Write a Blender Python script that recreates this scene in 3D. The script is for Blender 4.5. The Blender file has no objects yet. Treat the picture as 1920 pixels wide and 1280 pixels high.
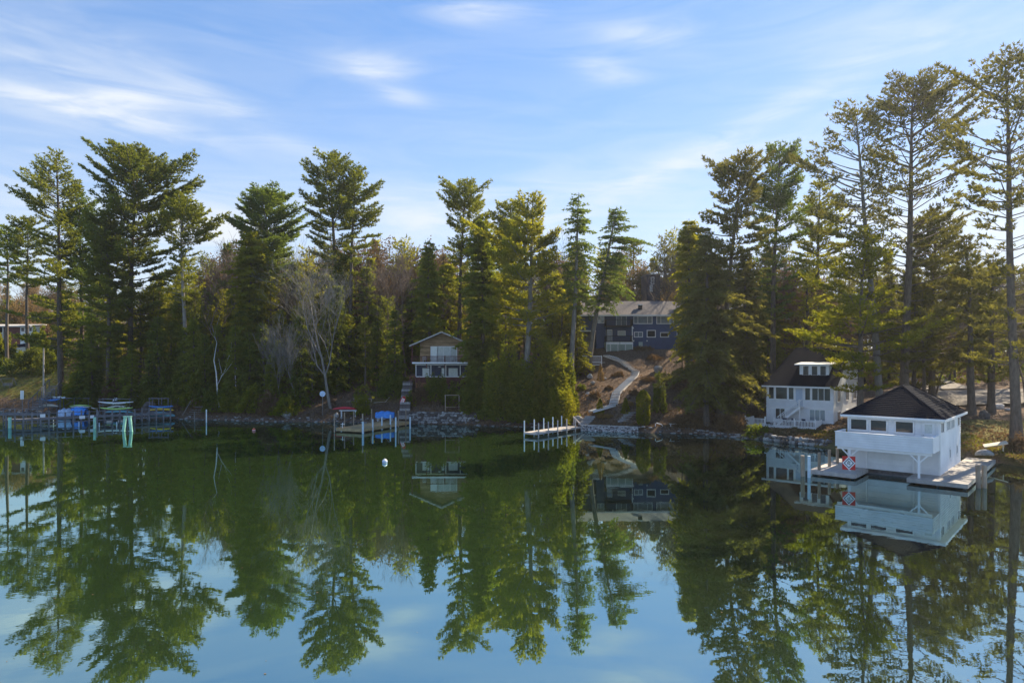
import bpy, math, random
import numpy as np
from mathutils import Vector, Matrix

# ------------------------------------------------------------------ camera
S = bpy.context.scene
FPX, CX, YH, HC = 1250.0, 960.0, 668.0, 9.8      # focal length and horizon in photo pixels, camera height in metres
cam = bpy.data.cameras.new('camera'); cam_o = bpy.data.objects.new('camera', cam)
S.collection.objects.link(cam_o); S.camera = cam_o
cam.sensor_width = 36.0; cam.lens = 36.0 * FPX / 1920.0
cam.shift_y = (YH - 640.0) / 1920.0
cam.clip_start = 0.3; cam.clip_end = 9000
cam_o.location = (0, 0, HC); cam_o.rotation_euler = (math.radians(90), 0, 0)

# ------------------------------------------------------------------ light
SUN_EL, SUN_AZ = math.radians(38), math.radians(47)     # azimuth east of +Y
sun = bpy.data.lights.new('sun', 'SUN'); sun_o = bpy.data.objects.new('sun', sun)
S.collection.objects.link(sun_o)
sun.energy = 5.0; sun.angle = math.radians(0.5); sun.color = (1.0, 0.86, 0.64)
sd = Vector((math.sin(SUN_AZ) * math.cos(SUN_EL), math.cos(SUN_AZ) * math.cos(SUN_EL), math.sin(SUN_EL)))
sun_o.rotation_euler = sd.to_track_quat('Z', 'Y').to_euler()
sun_o.location = (60, 80, 90)

W = bpy.data.worlds.new('World'); S.world = W; W.use_nodes = True
nt = W.node_tree; nt.nodes.clear()
def N(t, **k):
    n = nt.nodes.new(t)
    for a, b in k.items(): setattr(n, a, b)
    return n
def LK(a, b): nt.links.new(a, b)
def M(op, a, b=None, c=None, clamp=False):
    n = N('ShaderNodeMath', operation=op); n.use_clamp = clamp
    for i, v in enumerate((a, b, c)):
        if v is None: continue
        if isinstance(v, (int, float)): n.inputs[i].default_value = v
        else: LK(v, n.inputs[i])
    return n.outputs[0]
def sky_world():
    out = N('ShaderNodeOutputWorld'); bg = N('ShaderNodeBackground'); bg.inputs['Strength'].default_value = 0.15
    sky = N('ShaderNodeTexSky', sky_type='NISHITA'); sky.sun_disc = False
    sky.sun_elevation = SUN_EL; sky.sun_rotation = SUN_AZ
    sky.air_density = 1.0; sky.dust_density = 0.15; sky.ozone_density = 2.5; sky.altitude = 200
    hs = N('ShaderNodeHueSaturation'); hs.inputs['Saturation'].default_value = 1.5; hs.inputs['Value'].default_value = 1.0
    gm = N('ShaderNodeGamma'); gm.inputs['Gamma'].default_value = 0.62; LK(sky.outputs[0], gm.inputs['Color'])
    LK(gm.outputs[0], hs.inputs['Color'])
    tc = N('ShaderNodeTexCoord'); sx = N('ShaderNodeSeparateXYZ'); LK(tc.outputs['Generated'], sx.inputs[0])
    az = M('ARCTAN2', sx.outputs[0], sx.outputs[1]); el = M('ARCSINE', sx.outputs[2])
    cb = N('ShaderNodeCombineXYZ'); LK(az, cb.inputs[0]); LK(el, cb.inputs[1])
    # streaky noise
    mp = N('ShaderNodeMapping'); mp.inputs['Rotation'].default_value = (0, 0, math.radians(-14)); mp.inputs['Scale'].default_value = (2.2, 13.0, 1)
    LK(cb.outputs[0], mp.inputs[0])
    nz = N('ShaderNodeTexNoise'); nz.inputs['Scale'].default_value = 2.2; nz.inputs['Detail'].default_value = 7; nz.inputs['Roughness'].default_value = 0.58
    nz.inputs['Distortion'].default_value = 1.0; LK(mp.outputs[0], nz.inputs['Vector'])
    nz2 = N('ShaderNodeTexNoise'); nz2.inputs['Scale'].default_value = 5.0; nz2.inputs['Detail'].default_value = 6; nz2.inputs['Distortion'].default_value = 0.8
    mp2 = N('ShaderNodeMapping'); mp2.inputs['Scale'].default_value = (1.0, 3.2, 1); LK(cb.outputs[0], mp2.inputs[0]); LK(mp2.outputs[0], nz2.inputs['Vector'])
    tot = None
    def patch(px, py, wx, wy, rot, amp):
        nonlocal tot
        a = math.atan((px - CX) / FPX); e = math.atan((YH - py) / FPX * math.cos(a))
        m = N('ShaderNodeMapping', vector_type='TEXTURE')
        m.inputs['Location'].default_value = (a, e, 0); m.inputs['Rotation'].default_value = (0, 0, math.radians(rot))
        m.inputs['Scale'].default_value = (wx / FPX, wy / FPX, 1)
        LK(cb.outputs[0], m.inputs[0])
        vl = N('ShaderNodeVectorMath', operation='LENGTH'); LK(m.outputs[0], vl.inputs[0])
        g = M('POWER', 2.718, M('MULTIPLY', M('MULTIPLY', vl.outputs['Value'], vl.outputs['Value']), -1.6))
        g = M('MULTIPLY', g, amp)
        tot = g if tot is None else M('ADD', tot, g)
    patch(90, 105, 260, 42, -10, .5); patch(150, 208, 210, 26, -4, 1.0); patch(235, 188, 90, 26, 10, .7)
    patch(690, 124, 90, 24, 2, 1.0); patch(905, 22, 100, 20, 0, 1.0); patch(750, 178, 60, 18, -8, .6)
    patch(1205, 66, 110, 26, -6, .7); patch(1140, 135, 80, 26, -15, .6); patch(1270, 310, 300, 34, 21, .6)
    patch(420, 200, 240, 30, -22, .45); patch(1500, 215, 200, 60, 24, .35); patch(1640, 70, 220, 50, -10, .32)
    patch(780, 400, 300, 60, 0, .5); patch(420, 430, 160, 50, 0, .8); patch(1000, 380, 240, 60, 15, .4)
    patch(20, 400, 300, 160, 0, .3); patch(1850, 190, 160, 50, 20, .3); patch(1750, 480, 500, 160, 0, .75)
    n1 = M('MULTIPLY_ADD', nz.outputs['Fac'], 3.4, -1.05, clamp=True)
    n2 = M('MULTIPLY_ADD', nz2.outputs['Fac'], 1.8, -0.3, clamp=True)
    mask = M('MULTIPLY', tot, M('ADD', M('MULTIPLY', n1, 0.62), M('MULTIPLY', n2, 0.45)))
    base = M('MULTIPLY', M('MULTIPLY_ADD', nz.outputs['Fac'], 1.7, -0.62, clamp=True), 0.28)
    up = M('MULTIPLY_ADD', el, 6.0, 0.1, clamp=True)
    hz = M('POWER', 2.718, M('MULTIPLY', M('ABSOLUTE', el), -5.0))
    mask = M('MULTIPLY', M('ADD', mask, base), up)
    mask = M('ADD', M('MULTIPLY', mask, 0.8), M('MULTIPLY', hz, 0.85), clamp=True)
    mix = N('ShaderNodeMix', data_type='RGBA'); LK(mask, mix.inputs['Factor'])
    grade = N('ShaderNodeMix', data_type='RGBA', blend_type='MULTIPLY'); grade.inputs['Factor'].default_value = 1.0
    LK(hs.outputs[0], grade.inputs['A']); grade.inputs['B'].default_value = (0.84, 0.92, 1.10, 1)
    LK(grade.outputs['Result'], mix.inputs['A']); mix.inputs['B'].default_value = (2.75, 2.95, 3.2, 1)
    LK(mix.outputs['Result'], bg.inputs['Color']); LK(bg.outputs[0], out.inputs['Surface'])
sky_world()

S.view_settings.view_transform = 'Standard'; S.view_settings.look = 'None'
S.view_settings.gamma = 1; S.view_settings.use_curve_mapping = False
S.view_settings.exposure = 1.1
S.render.engine = 'CYCLES'
S.cycles.use_denoising = True
S.cycles.max_bounces = 8; S.cycles.transparent_max_bounces = 8; S.cycles.transmission_bounces = 6
S.cycles.diffuse_bounces = 4; S.cycles.glossy_bounces = 3

# ------------------------------------------------------------------ helpers
RNG = np.random.default_rng(7)
random.seed(7)
C = S.collection
def lin(c):
    return tuple((x / 12.92 if x <= .04045 else ((x + .055) / 1.055) ** 2.4) for x in c)
def wx(px, Y): return (px - CX) / FPX * Y
def wz(py, Y): return HC - (py - YH) / FPX * Y
def tag(o, label=None, cat=None, group=None, kind=None):
    if label: o['label'] = label
    if cat: o['category'] = cat
    if group: o['group'] = group
    if kind: o['kind'] = kind
    return o
def empty(name, loc, rz=0, label=None, cat=None, group=None):
    o = bpy.data.objects.new(name, None); C.objects.link(o)
    o.location = loc; o.rotation_euler = (0, 0, rz); o.empty_display_size = .3
    return tag(o, label, cat, group)
def np_mesh(name, V, F, mats, shade=None, midx=None, smooth=False):
    """V (n,3), F (m,k) constant k, or list of arrays"""
    me = bpy.data.meshes.new(name)
    Fs = F if isinstance(F, list) else [F]
    Fs = [np.asarray(f, dtype=np.int32) for f in Fs if len(f)]
    me.vertices.add(len(V)); me.vertices.foreach_set('co', np.asarray(V, dtype=np.float32).ravel())
    tot = sum(f.size for f in Fs); nf = sum(len(f) for f in Fs)
    me.loops.add(tot); me.polygons.add(nf)
    me.loops.foreach_set('vertex_index', np.concatenate([f.ravel() for f in Fs]))
    starts = []; s = 0
    for f in Fs:
        k = f.shape[1]; starts.append(s + np.arange(len(f)) * k); s += f.size
    me.polygons.foreach_set('loop_start', np.concatenate(starts).astype(np.int32))
    if midx is not None: me.polygons.foreach_set('material_index', np.asarray(midx, dtype=np.int32))
    if smooth: me.polygons.foreach_set('use_smooth', np.ones(nf, dtype=bool))
    for m in (mats if isinstance(mats, (list, tuple)) else [mats]): me.materials.append(m)
    me.update(calc_edges=True)
    if shade is not None:
        a = me.attributes.new('shade', 'FLOAT', 'POINT'); a.data.foreach_set('value', np.asarray(shade, dtype=np.float32))
    return me
def link(name, me, parent=None, loc=None):
    o = bpy.data.objects.new(name, me); C.objects.link(o)
    if parent: o.parent = parent
    if loc is not None: o.location = loc
    return o
class MB:
    def __init__(s): s.v = []; s.f = []
    def box(s, x0, x1, y0, y1, z0, z1, rz=0, about=None):
        b = len(s.v)
        pts = [(x, y, z) for z in (z0, z1) for y in (y0, y1) for x in (x0, x1)]
        if rz:
            cx, cy = about if about else ((x0 + x1) / 2, (y0 + y1) / 2); c, n = math.cos(rz), math.sin(rz)
            pts = [(cx + (x - cx) * c - (y - cy) * n, cy + (x - cx) * n + (y - cy) * c, z) for x, y, z in pts]
        s.v += pts
        s.f += [tuple(b + i for i in q) for q in ((0, 2, 3, 1), (4, 5, 7, 6), (0, 1, 5, 4), (2, 6, 7, 3), (0, 4, 6, 2), (1, 3, 7, 5))]
        return s
    def tube(s, pts, rad, n=6, cap=True):
        pts = [Vector(p) for p in pts]; rad = rad if isinstance(rad, (list, tuple)) else [rad] * len(pts)
        b0 = len(s.v)
        for i, p in enumerate(pts):
            d = (pts[min(i + 1, len(pts) - 1)] - pts[max(i - 1, 0)]).normalized()
            a = Vector((0, 0, 1)) if abs(d.z) < .9 else Vector((1, 0, 0))
            u = d.cross(a).normalized(); w = d.cross(u)
            for k in range(n):
                t = 2 * math.pi * k / n
                s.v.append(tuple(p + (u * math.cos(t) + w * math.sin(t)) * rad[i]))
        for i in range(len(pts) - 1):
            for k in range(n):
                a = b0 + i * n + k; b = b0 + i * n + (k + 1) % n
                s.f.append((a, b, b + n, a + n))
        if cap:
            s.f.append(tuple(b0 + k for k in range(n - 1, -1, -1))); s.f.append(tuple(b0 + (len(pts) - 1) * n + k for k in range(n)))
        return s
    def bar(s, p0, p1, w, h=None):
        """square bar between two points"""
        h = h or w; p0 = Vector(p0); p1 = Vector(p1); d = (p1 - p0).normalized()
        a = Vector((0, 0, 1)) if abs(d.z) < .95 else Vector((0, 1, 0))
        u = d.cross(a).normalized() * (w / 2); q = u.cross(d).normalized() * (h / 2); b = len(s.v)
        for p in (p0, p1):
            for i, j in ((-1, -1), (1, -1), (1, 1), (-1, 1)): s.v.append(tuple(p + u * i + q * j))
        s.f += [(b, b + 3, b + 2, b + 1), (b + 4, b + 5, b + 6, b + 7)] + [(b + k, b + (k + 1) % 4, b + 4 + (k + 1) % 4, b + 4 + k) for k in range(4)]
        return s
    def poly(s, pts):
        b = len(s.v); s.v += [tuple(p) for p in pts]; s.f.append(tuple(range(b, b + len(pts)))); return s
    def slab(s, pts, th):
        """thick sheet: polygon and the same pushed down by th"""
        n = len(pts); b = len(s.v); s.v += [tuple(p) for p in pts] + [(p[0], p[1], p[2] - th) for p in pts]
        s.f.append(tuple(range(b, b + n))); s.f.append(tuple(range(b + 2 * n - 1, b + n - 1, -1)))
        for k in range(n):
            k2 = (k + 1) % n; s.f.append((b + k, b + n + k, b + n + k2, b + k2))
        return s
    def mesh(s, name, mat, smooth=False):
        me = bpy.data.meshes.new(name); me.from_pydata(s.v, [], s.f)
        for m in (mat if isinstance(mat, (list, tuple)) else [mat]): me.materials.append(m)
        if smooth: me.polygons.foreach_set('use_smooth', [True] * len(me.polygons))
        me.update(); return me
    def build(s, name, mat, parent=None, loc=None, smooth=False):
        return link(name, s.mesh(name, mat, smooth), parent, loc)
def copy_tree(o, parent=None):
    c = o.copy(); C.objects.link(c); c.parent = parent
    for ch in o.children: copy_tree(ch, c)
    return c

# ------------------------------------------------------------------ materials
def nmat(name):
    m = bpy.data.materials.new(name); m.use_nodes = True; t = m.node_tree; t.nodes.clear(); return m, t
def mk(t, ty, **k):
    n = t.nodes.new(ty)
    for a, b in k.items(): setattr(n, a, b)
    return n
def simple(name, col, rough=.7, var=.25, scale=3.0, bump=0.0, bscale=20, metal=0, spec=.3, stretch=None, col2=None):
    m, t = nmat(name)
    o = mk(t, 'ShaderNodeOutputMaterial'); p = mk(t, 'ShaderNodeBsdfPrincipled'); t.links.new(p.outputs[0], o.inputs[0])
    p.inputs['Roughness'].default_value = rough; p.inputs['Metallic'].default_value = metal; p.inputs['Specular IOR Level'].default_value = spec
    tc = mk(t, 'ShaderNodeTexCoord'); mp = mk(t, 'ShaderNodeMapping'); t.links.new(tc.outputs['Object'], mp.inputs[0])
    if stretch: mp.inputs['Scale'].default_value = stretch
    n = mk(t, 'ShaderNodeTexNoise'); n.inputs['Scale'].default_value = scale; n.inputs['Detail'].default_value = 5; n.inputs['Roughness'].default_value = .6
    t.links.new(mp.outputs[0], n.inputs['Vector'])
    r = mk(t, 'ShaderNodeValToRGB'); r.color_ramp.elements[0].position = .3; r.color_ramp.elements[1].position = .7
    c2 = col2 or tuple(min(1, x * (1 + var)) for x in col)
    r.color_ramp.elements[0].color = tuple(x * (1 - var) for x in col) + (1,) if not col2 else tuple(col) + (1,)
    r.color_ramp.elements[1].color = tuple(c2) + (1,)
    t.links.new(n.outputs['Fac'], r.inputs[0])
    oi = mk(t, 'ShaderNodeObjectInfo'); mr = mk(t, 'ShaderNodeMapRange'); mr.inputs['To Min'].default_value = 1 - var * .5; mr.inputs['To Max'].default_value = 1 + var * .5
    t.links.new(oi.outputs['Random'], mr.inputs[0])
    mx = mk(t, 'ShaderNodeVectorMath', operation='SCALE'); t.links.new(r.outputs[0], mx.inputs[0]); t.links.new(mr.outputs[0], mx.inputs['Scale'])
    t.links.new(mx.outputs[0], p.inputs['Base Color'])
    if bump:
        n2 = mk(t, 'ShaderNodeTexNoise'); n2.inputs['Scale'].default_value = bscale; n2.inputs['Detail'].default_value = 4; t.links.new(mp.outputs[0], n2.inputs['Vector'])
        b = mk(t, 'ShaderNodeBump'); b.inputs['Strength'].default_value = bump; b.inputs['Distance'].default_value = .05
        t.links.new(n2.outputs['Fac'], b.inputs['Height']); t.links.new(b.outputs[0], p.inputs['Normal'])
    return m
def foliage(name, dark, light, trans=.45, tcol=None, noise=.35):
    m, t = nmat(name); o = mk(t, 'ShaderNodeOutputMaterial')
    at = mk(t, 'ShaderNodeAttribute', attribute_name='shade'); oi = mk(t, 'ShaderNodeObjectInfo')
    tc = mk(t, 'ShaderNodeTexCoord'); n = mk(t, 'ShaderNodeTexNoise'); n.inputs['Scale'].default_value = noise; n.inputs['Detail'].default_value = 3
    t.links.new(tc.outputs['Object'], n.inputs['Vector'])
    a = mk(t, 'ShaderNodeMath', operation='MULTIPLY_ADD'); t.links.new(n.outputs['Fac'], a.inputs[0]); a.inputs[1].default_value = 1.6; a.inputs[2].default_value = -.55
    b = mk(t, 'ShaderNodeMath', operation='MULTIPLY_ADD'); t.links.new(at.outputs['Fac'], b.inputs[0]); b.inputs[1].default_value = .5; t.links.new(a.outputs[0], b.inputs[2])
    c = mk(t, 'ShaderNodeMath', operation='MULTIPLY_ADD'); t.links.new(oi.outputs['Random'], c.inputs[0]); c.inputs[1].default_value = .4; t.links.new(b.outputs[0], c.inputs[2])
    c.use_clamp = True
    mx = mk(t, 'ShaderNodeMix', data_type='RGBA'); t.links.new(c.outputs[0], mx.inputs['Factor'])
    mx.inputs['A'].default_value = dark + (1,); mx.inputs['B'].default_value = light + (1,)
    d = mk(t, 'ShaderNodeBsdfDiffuse'); tr = mk(t, 'ShaderNodeBsdfTranslucent'); t.links.new(mx.outputs['Result'], d.inputs[0])
    tm = mk(t, 'ShaderNodeMix', data_type='RGBA', blend_type='MULTIPLY'); tm.inputs['Factor'].default_value = 1
    t.links.new(mx.outputs['Result'], tm.inputs['A']); tm.inputs['B'].default_value = (tcol or (1.75, 1.7, .55)) + (1,)
    t.links.new(tm.outputs['Result'], tr.inputs[0])
    ms = mk(t, 'ShaderNodeMixShader'); ms.inputs[0].default_value = trans
    t.links.new(d.outputs[0], ms.inputs[1]); t.links.new(tr.outputs[0], ms.inputs[2]); t.links.new(ms.outputs[0], o.inputs[0])
    return m
MT = {}
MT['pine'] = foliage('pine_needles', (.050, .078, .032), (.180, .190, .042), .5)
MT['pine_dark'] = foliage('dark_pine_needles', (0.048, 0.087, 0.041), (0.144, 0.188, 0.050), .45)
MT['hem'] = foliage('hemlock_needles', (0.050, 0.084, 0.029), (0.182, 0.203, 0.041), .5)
MT['gold'] = foliage('sunlit_gold_needles', (.080, .110, .022), (.235, .225, .032), .55)  # sunlit yellow put into the needle colour, shared by arborvitae and shrubs
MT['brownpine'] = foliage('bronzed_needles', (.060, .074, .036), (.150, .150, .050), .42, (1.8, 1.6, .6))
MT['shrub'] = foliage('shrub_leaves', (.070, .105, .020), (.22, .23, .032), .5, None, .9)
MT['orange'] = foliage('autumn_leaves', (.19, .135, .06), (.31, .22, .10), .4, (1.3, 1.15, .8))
MT['brown'] = foliage('dead_leaves', (.115, .080, .048), (.22, .155, .09), .3, (1.3, 1.1, .8))
MT['grass'] = foliage('grass_blades', (.06, .075, .018), (.17, .16, .03), .4)
MT['bark'] = simple('pine_bark', (.115, .095, .080), .95, .35, 5, .6, 14, stretch=(1, 1, .3), spec=.1)
MT['bark_grey'] = simple('grey_bark', (.20, .185, .165), .95, .3, 4, .4, 12, stretch=(1, 1, .3), spec=.1)
MT['birch'] = simple('birch_bark', (.62, .60, .56), .8, .25, 4, .2, 12, spec=.2)
MT['twig'] = simple('twig_bark', (.20, .155, .13), .95, .3, 2, spec=.05)
MT['white'] = simple('white_paint', (.75, .76, .77), .55, .10, .8, .1, 9)
MT['white_trim'] = simple('white_trim', (.80, .80, .80), .5, .04, 2)
MT['shingle'] = simple('dark_shingles', (.009, .012, .022), .95, .3, 9, .5, 40, spec=.04)
MT['shingle_brown'] = simple('weathered_shingles', (.17, .15, .14), .9, .3, 4, .4, 30, spec=.15)
MT['blue'] = simple('blue_siding', (.062, .100, .205), .7, .10, 1.5)
MT['black'] = simple('black_rail', (.022, .024, .026), .6, .15)
MT['deckgrey'] = simple('grey_deck_boards', (.36, .33, .30), .8, .25, 3, .2, 20, stretch=(1, 6, 1))
MT['decktan'] = simple('tan_deck_boards', (.40, .29, .15), .8, .25, 3, .2, 20)
MT['deckpale'] = simple('pale_deck_boards', (.50, .45, .41), .8, .2, 3, .2, 20)
MT['pathboards'] = simple('pale_path_boards', (.64, .61, .58), .8, .15, 3, .2, 20)
MT['piling'] = simple('weathered_piling', (.34, .27, .20), .9, .3, 3, .4, 12, stretch=(1, 1, .3))
MT['darkwood'] = simple('dark_pier_wood', (.16, .16, .17), .85, .3, 2, .3, 14)
MT['mint'] = simple('mint_paint', (.30, .58, .47), .6, .12, 2)
MT['sleeve'] = simple('pale_blue_sleeve', (.55, .66, .72), .5, .1, 3)
MT['stone'] = simple('granite', (.30, .29, .28), .9, .35, 5, .5, 15, spec=.2)
MT['stone_pale'] = simple('pale_stone', (.40, .385, .37), .9, .35, 5, .4, 15, spec=.2)
MT['stone_dark'] = simple('dark_stone', (.12, .105, .10), .9, .4, 5, .5, 15, spec=.2)
MT['logs'] = simple('weathered_board', (.36, .24, .14), .85, .45, 2.5, .3, 10, stretch=(.3, 1, 3))
MT['redbrown'] = simple('red_brown_stain', (.12, .042, .036), .75, .25, 2)
MT['tanpanel'] = simple('orange_brown_wood', (.26, .12, .055), .75, .3, 2)
MT['glass'] = simple('window_glass', (.022, .026, .034), .08, .1, 2, spec=.45)
MT['glass_pale'] = simple('pale_window_glass', (.20, .24, .28), .08, .2, 1, spec=.9)
MT['curtain'] = simple('curtain', (.55, .58, .55), .9, .15, 4)
MT['lattice'] = simple('lattice_panel', (.42, .50, .46), .8, .1, 4)
MT['red'] = simple('red_paint', (.55, .035, .03), .5, .12, 2)
MT['kred'] = simple('red_hull', (.55, .04, .06), .4, .12, 2)
MT['kblue'] = simple('blue_hull', (.06, .26, .70), .4, .12, 2)
MT['kyellow'] = simple('yellow_hull', (.90, .60, .04), .4, .1, 2)
MT['kgreen'] = simple('lime_hull', (.55, .80, .22), .4, .1, 2)
MT['kwhite'] = simple('white_hull', (.80, .84, .82), .35, .06, 2)
MT['kbeige'] = simple('beige_hull', (.62, .55, .44), .5, .12, 2)
MT['kteal'] = simple('teal_hull', (.12, .30, .36), .5, .15, 2)
MT['tarp'] = simple('blue_tarp', (.07, .30, .78), .6, .25, 3, .6, 5)
MT['tarp_pale'] = simple('pale_blue_tarp', (.50, .62, .78), .6, .25, 3, .6, 5)
MT['brick'] = simple('red_brick', (.24, .085, .05), .9, .3, 6)
MT['concrete'] = simple('concrete', (.45, .42, .38), .9, .2, 4, .3, 12)
MT['gravel'] = simple('gravel', (.20, .175, .15), .95, .3, 3, .4, 12)
MT['door_blue'] = simple('pale_blue_door', (.42, .50, .60), .5, .06)
MT['metal'] = simple('galvanised_metal', (.5, .5, .5), .35, .1, metal=.8)
MT['navy'] = simple('dark_navy', (.03, .04, .07), .6, .1)
MT['orangeplastic'] = simple('orange_plastic', (.75, .09, .03), .4, .1)
MT['grey_roof'] = simple('grey_roof', (.12, .13, .14), .8, .2)
MT['side_white'] = MT['white']

def ground_mat():
    m, t = nmat('forest_floor'); o = mk(t, 'ShaderNodeOutputMaterial'); p = mk(t, 'ShaderNodeBsdfPrincipled'); t.links.new(p.outputs[0], o.inputs[0])
    p.inputs['Roughness'].default_value = .95; p.inputs['Specular IOR Level'].default_value = .1
    tc = mk(t, 'ShaderNodeTexCoord'); g = mk(t, 'ShaderNodeAttribute', attribute_name='shade')
    def noise(sc, d=6, r=.6):
        n = mk(t, 'ShaderNodeTexNoise'); n.inputs['Scale'].default_value = sc; n.inputs['Detail'].default_value = d; n.inputs['Roughness'].default_value = r
        t.links.new(tc.outputs['Object'], n.inputs['Vector']); return n
    n1 = noise(.5); n2 = noise(4.5); n3 = noise(18)
    def ramp(src, stops):
        r = mk(t, 'ShaderNodeValToRGB'); el = r.color_ramp.elements
        while len(el) > 1: el.remove(el[-1])
        el[0].position = stops[0][0]; el[0].color = stops[0][1] + (1,)
        for q, c in stops[1:]:
            e = el.new(q); e.color = c + (1,)
        t.links.new(src, r.inputs[0]); return r
    lit = ramp(n2.outputs['Fac'], [(.25, (.060, .042, .034)), (.45, (.135, .095, .07)), (.6, (.22, .15, .105)), (.78, (.33, .22, .15))])
    grs = ramp(n1.outputs['Fac'], [(.3, (.13, .12, .035)), (.5, (.20, .19, .045)), (.7, (.30, .22, .06))])
    ad = mk(t, 'ShaderNodeMath', operation='MULTIPLY_ADD'); t.links.new(n2.outputs['Fac'], ad.inputs[0]); ad.inputs[1].default_value = .5; ad.inputs[2].default_value = -.25
    a2 = mk(t, 'ShaderNodeMath', operation='ADD'); t.links.new(ad.outputs[0], a2.inputs[0]); t.links.new(g.outputs['Fac'], a2.inputs[1]); a2.use_clamp = True
    mx = mk(t, 'ShaderNodeMix', data_type='RGBA'); t.links.new(a2.outputs[0], mx.inputs['Factor']); t.links.new(lit.outputs[0], mx.inputs['A']); t.links.new(grs.outputs[0], mx.inputs['B'])
    t.links.new(mx.outputs['Result'], p.inputs['Base Color'])
    b = mk(t, 'ShaderNodeBump'); b.inputs['Strength'].default_value = .9; b.inputs['Distance'].default_value = .12
    s = mk(t, 'ShaderNodeMath', operation='ADD'); t.links.new(n2.outputs['Fac'], s.inputs[0]); t.links.new(n3.outputs['Fac'], s.inputs[1])
    t.links.new(s.outputs[0], b.inputs['Height']); t.links.new(b.outputs[0], p.inputs['Normal'])
    return m
def water_mat():
    m, t = nmat('lake_water'); o = mk(t, 'ShaderNodeOutputMaterial')
    tc = mk(t, 'ShaderNodeTexCoord'); mp = mk(t, 'ShaderNodeMapping'); t.links.new(tc.outputs['Object'], mp.inputs[0]); mp.inputs['Scale'].default_value = (.8, 1.1, 1)
    n = mk(t, 'ShaderNodeTexNoise'); n.inputs['Scale'].default_value = 1.6; n.inputs['Detail'].default_value = 3; n.inputs['Roughness'].default_value = .5; t.links.new(mp.outputs[0], n.inputs['Vector'])
    n2 = mk(t, 'ShaderNodeTexNoise'); n2.inputs['Scale'].default_value = .09; n2.inputs['Detail'].default_value = 2; t.links.new(mp.outputs[0], n2.inputs['Vector'])
    mr = mk(t, 'ShaderNodeMapRange'); mr.inputs['From Min'].default_value = .42; mr.inputs['From Max'].default_value = .66; mr.inputs['To Min'].default_value = .15; mr.inputs['To Max'].default_value = 1.0; t.links.new(n2.outputs['Fac'], mr.inputs[0])
    h = mk(t, 'ShaderNodeMath', operation='MULTIPLY'); t.links.new(n.outputs['Fac'], h.inputs[0]); t.links.new(mr.outputs[0], h.inputs[1])
    b = mk(t, 'ShaderNodeBump'); b.inputs['Strength'].default_value = .5; b.inputs['Distance'].default_value = .0048; t.links.new(h.outputs[0], b.inputs['Height'])
    gl = mk(t, 'ShaderNodeBsdfGlossy'); gl.inputs['Roughness'].default_value = .012; gl.inputs['Color'].default_value = (.60, .80, .80, 1); t.links.new(b.outputs[0], gl.inputs['Normal'])
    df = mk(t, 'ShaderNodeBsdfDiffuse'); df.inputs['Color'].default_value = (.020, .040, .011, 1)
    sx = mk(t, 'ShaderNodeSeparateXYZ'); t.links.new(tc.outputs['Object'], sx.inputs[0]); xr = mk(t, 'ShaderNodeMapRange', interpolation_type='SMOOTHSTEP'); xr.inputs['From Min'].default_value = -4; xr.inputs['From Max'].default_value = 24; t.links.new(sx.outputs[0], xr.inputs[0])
    wc = mk(t, 'ShaderNodeMix', data_type='RGBA'); t.links.new(xr.outputs[0], wc.inputs['Factor']); wc.inputs['A'].default_value = (.024, .046, .012, 1); wc.inputs['B'].default_value = (.018, .017, .010, 1); t.links.new(wc.outputs['Result'], df.inputs['Color'])  # sunlit green at left and shaded brown at right put into the water colour
    fr = mk(t, 'ShaderNodeFresnel'); fr.inputs['IOR'].default_value = 1.45
    f2 = mk(t, 'ShaderNodeMath', operation='MULTIPLY_ADD'); t.links.new(fr.outputs[0], f2.inputs[0]); f2.inputs[1].default_value = .42; f2.inputs[2].default_value = .58; f2.use_clamp = True
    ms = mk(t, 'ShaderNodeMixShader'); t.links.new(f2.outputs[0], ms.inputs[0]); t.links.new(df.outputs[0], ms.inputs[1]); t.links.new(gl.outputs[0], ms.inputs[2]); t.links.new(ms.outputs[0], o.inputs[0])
    return m

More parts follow.
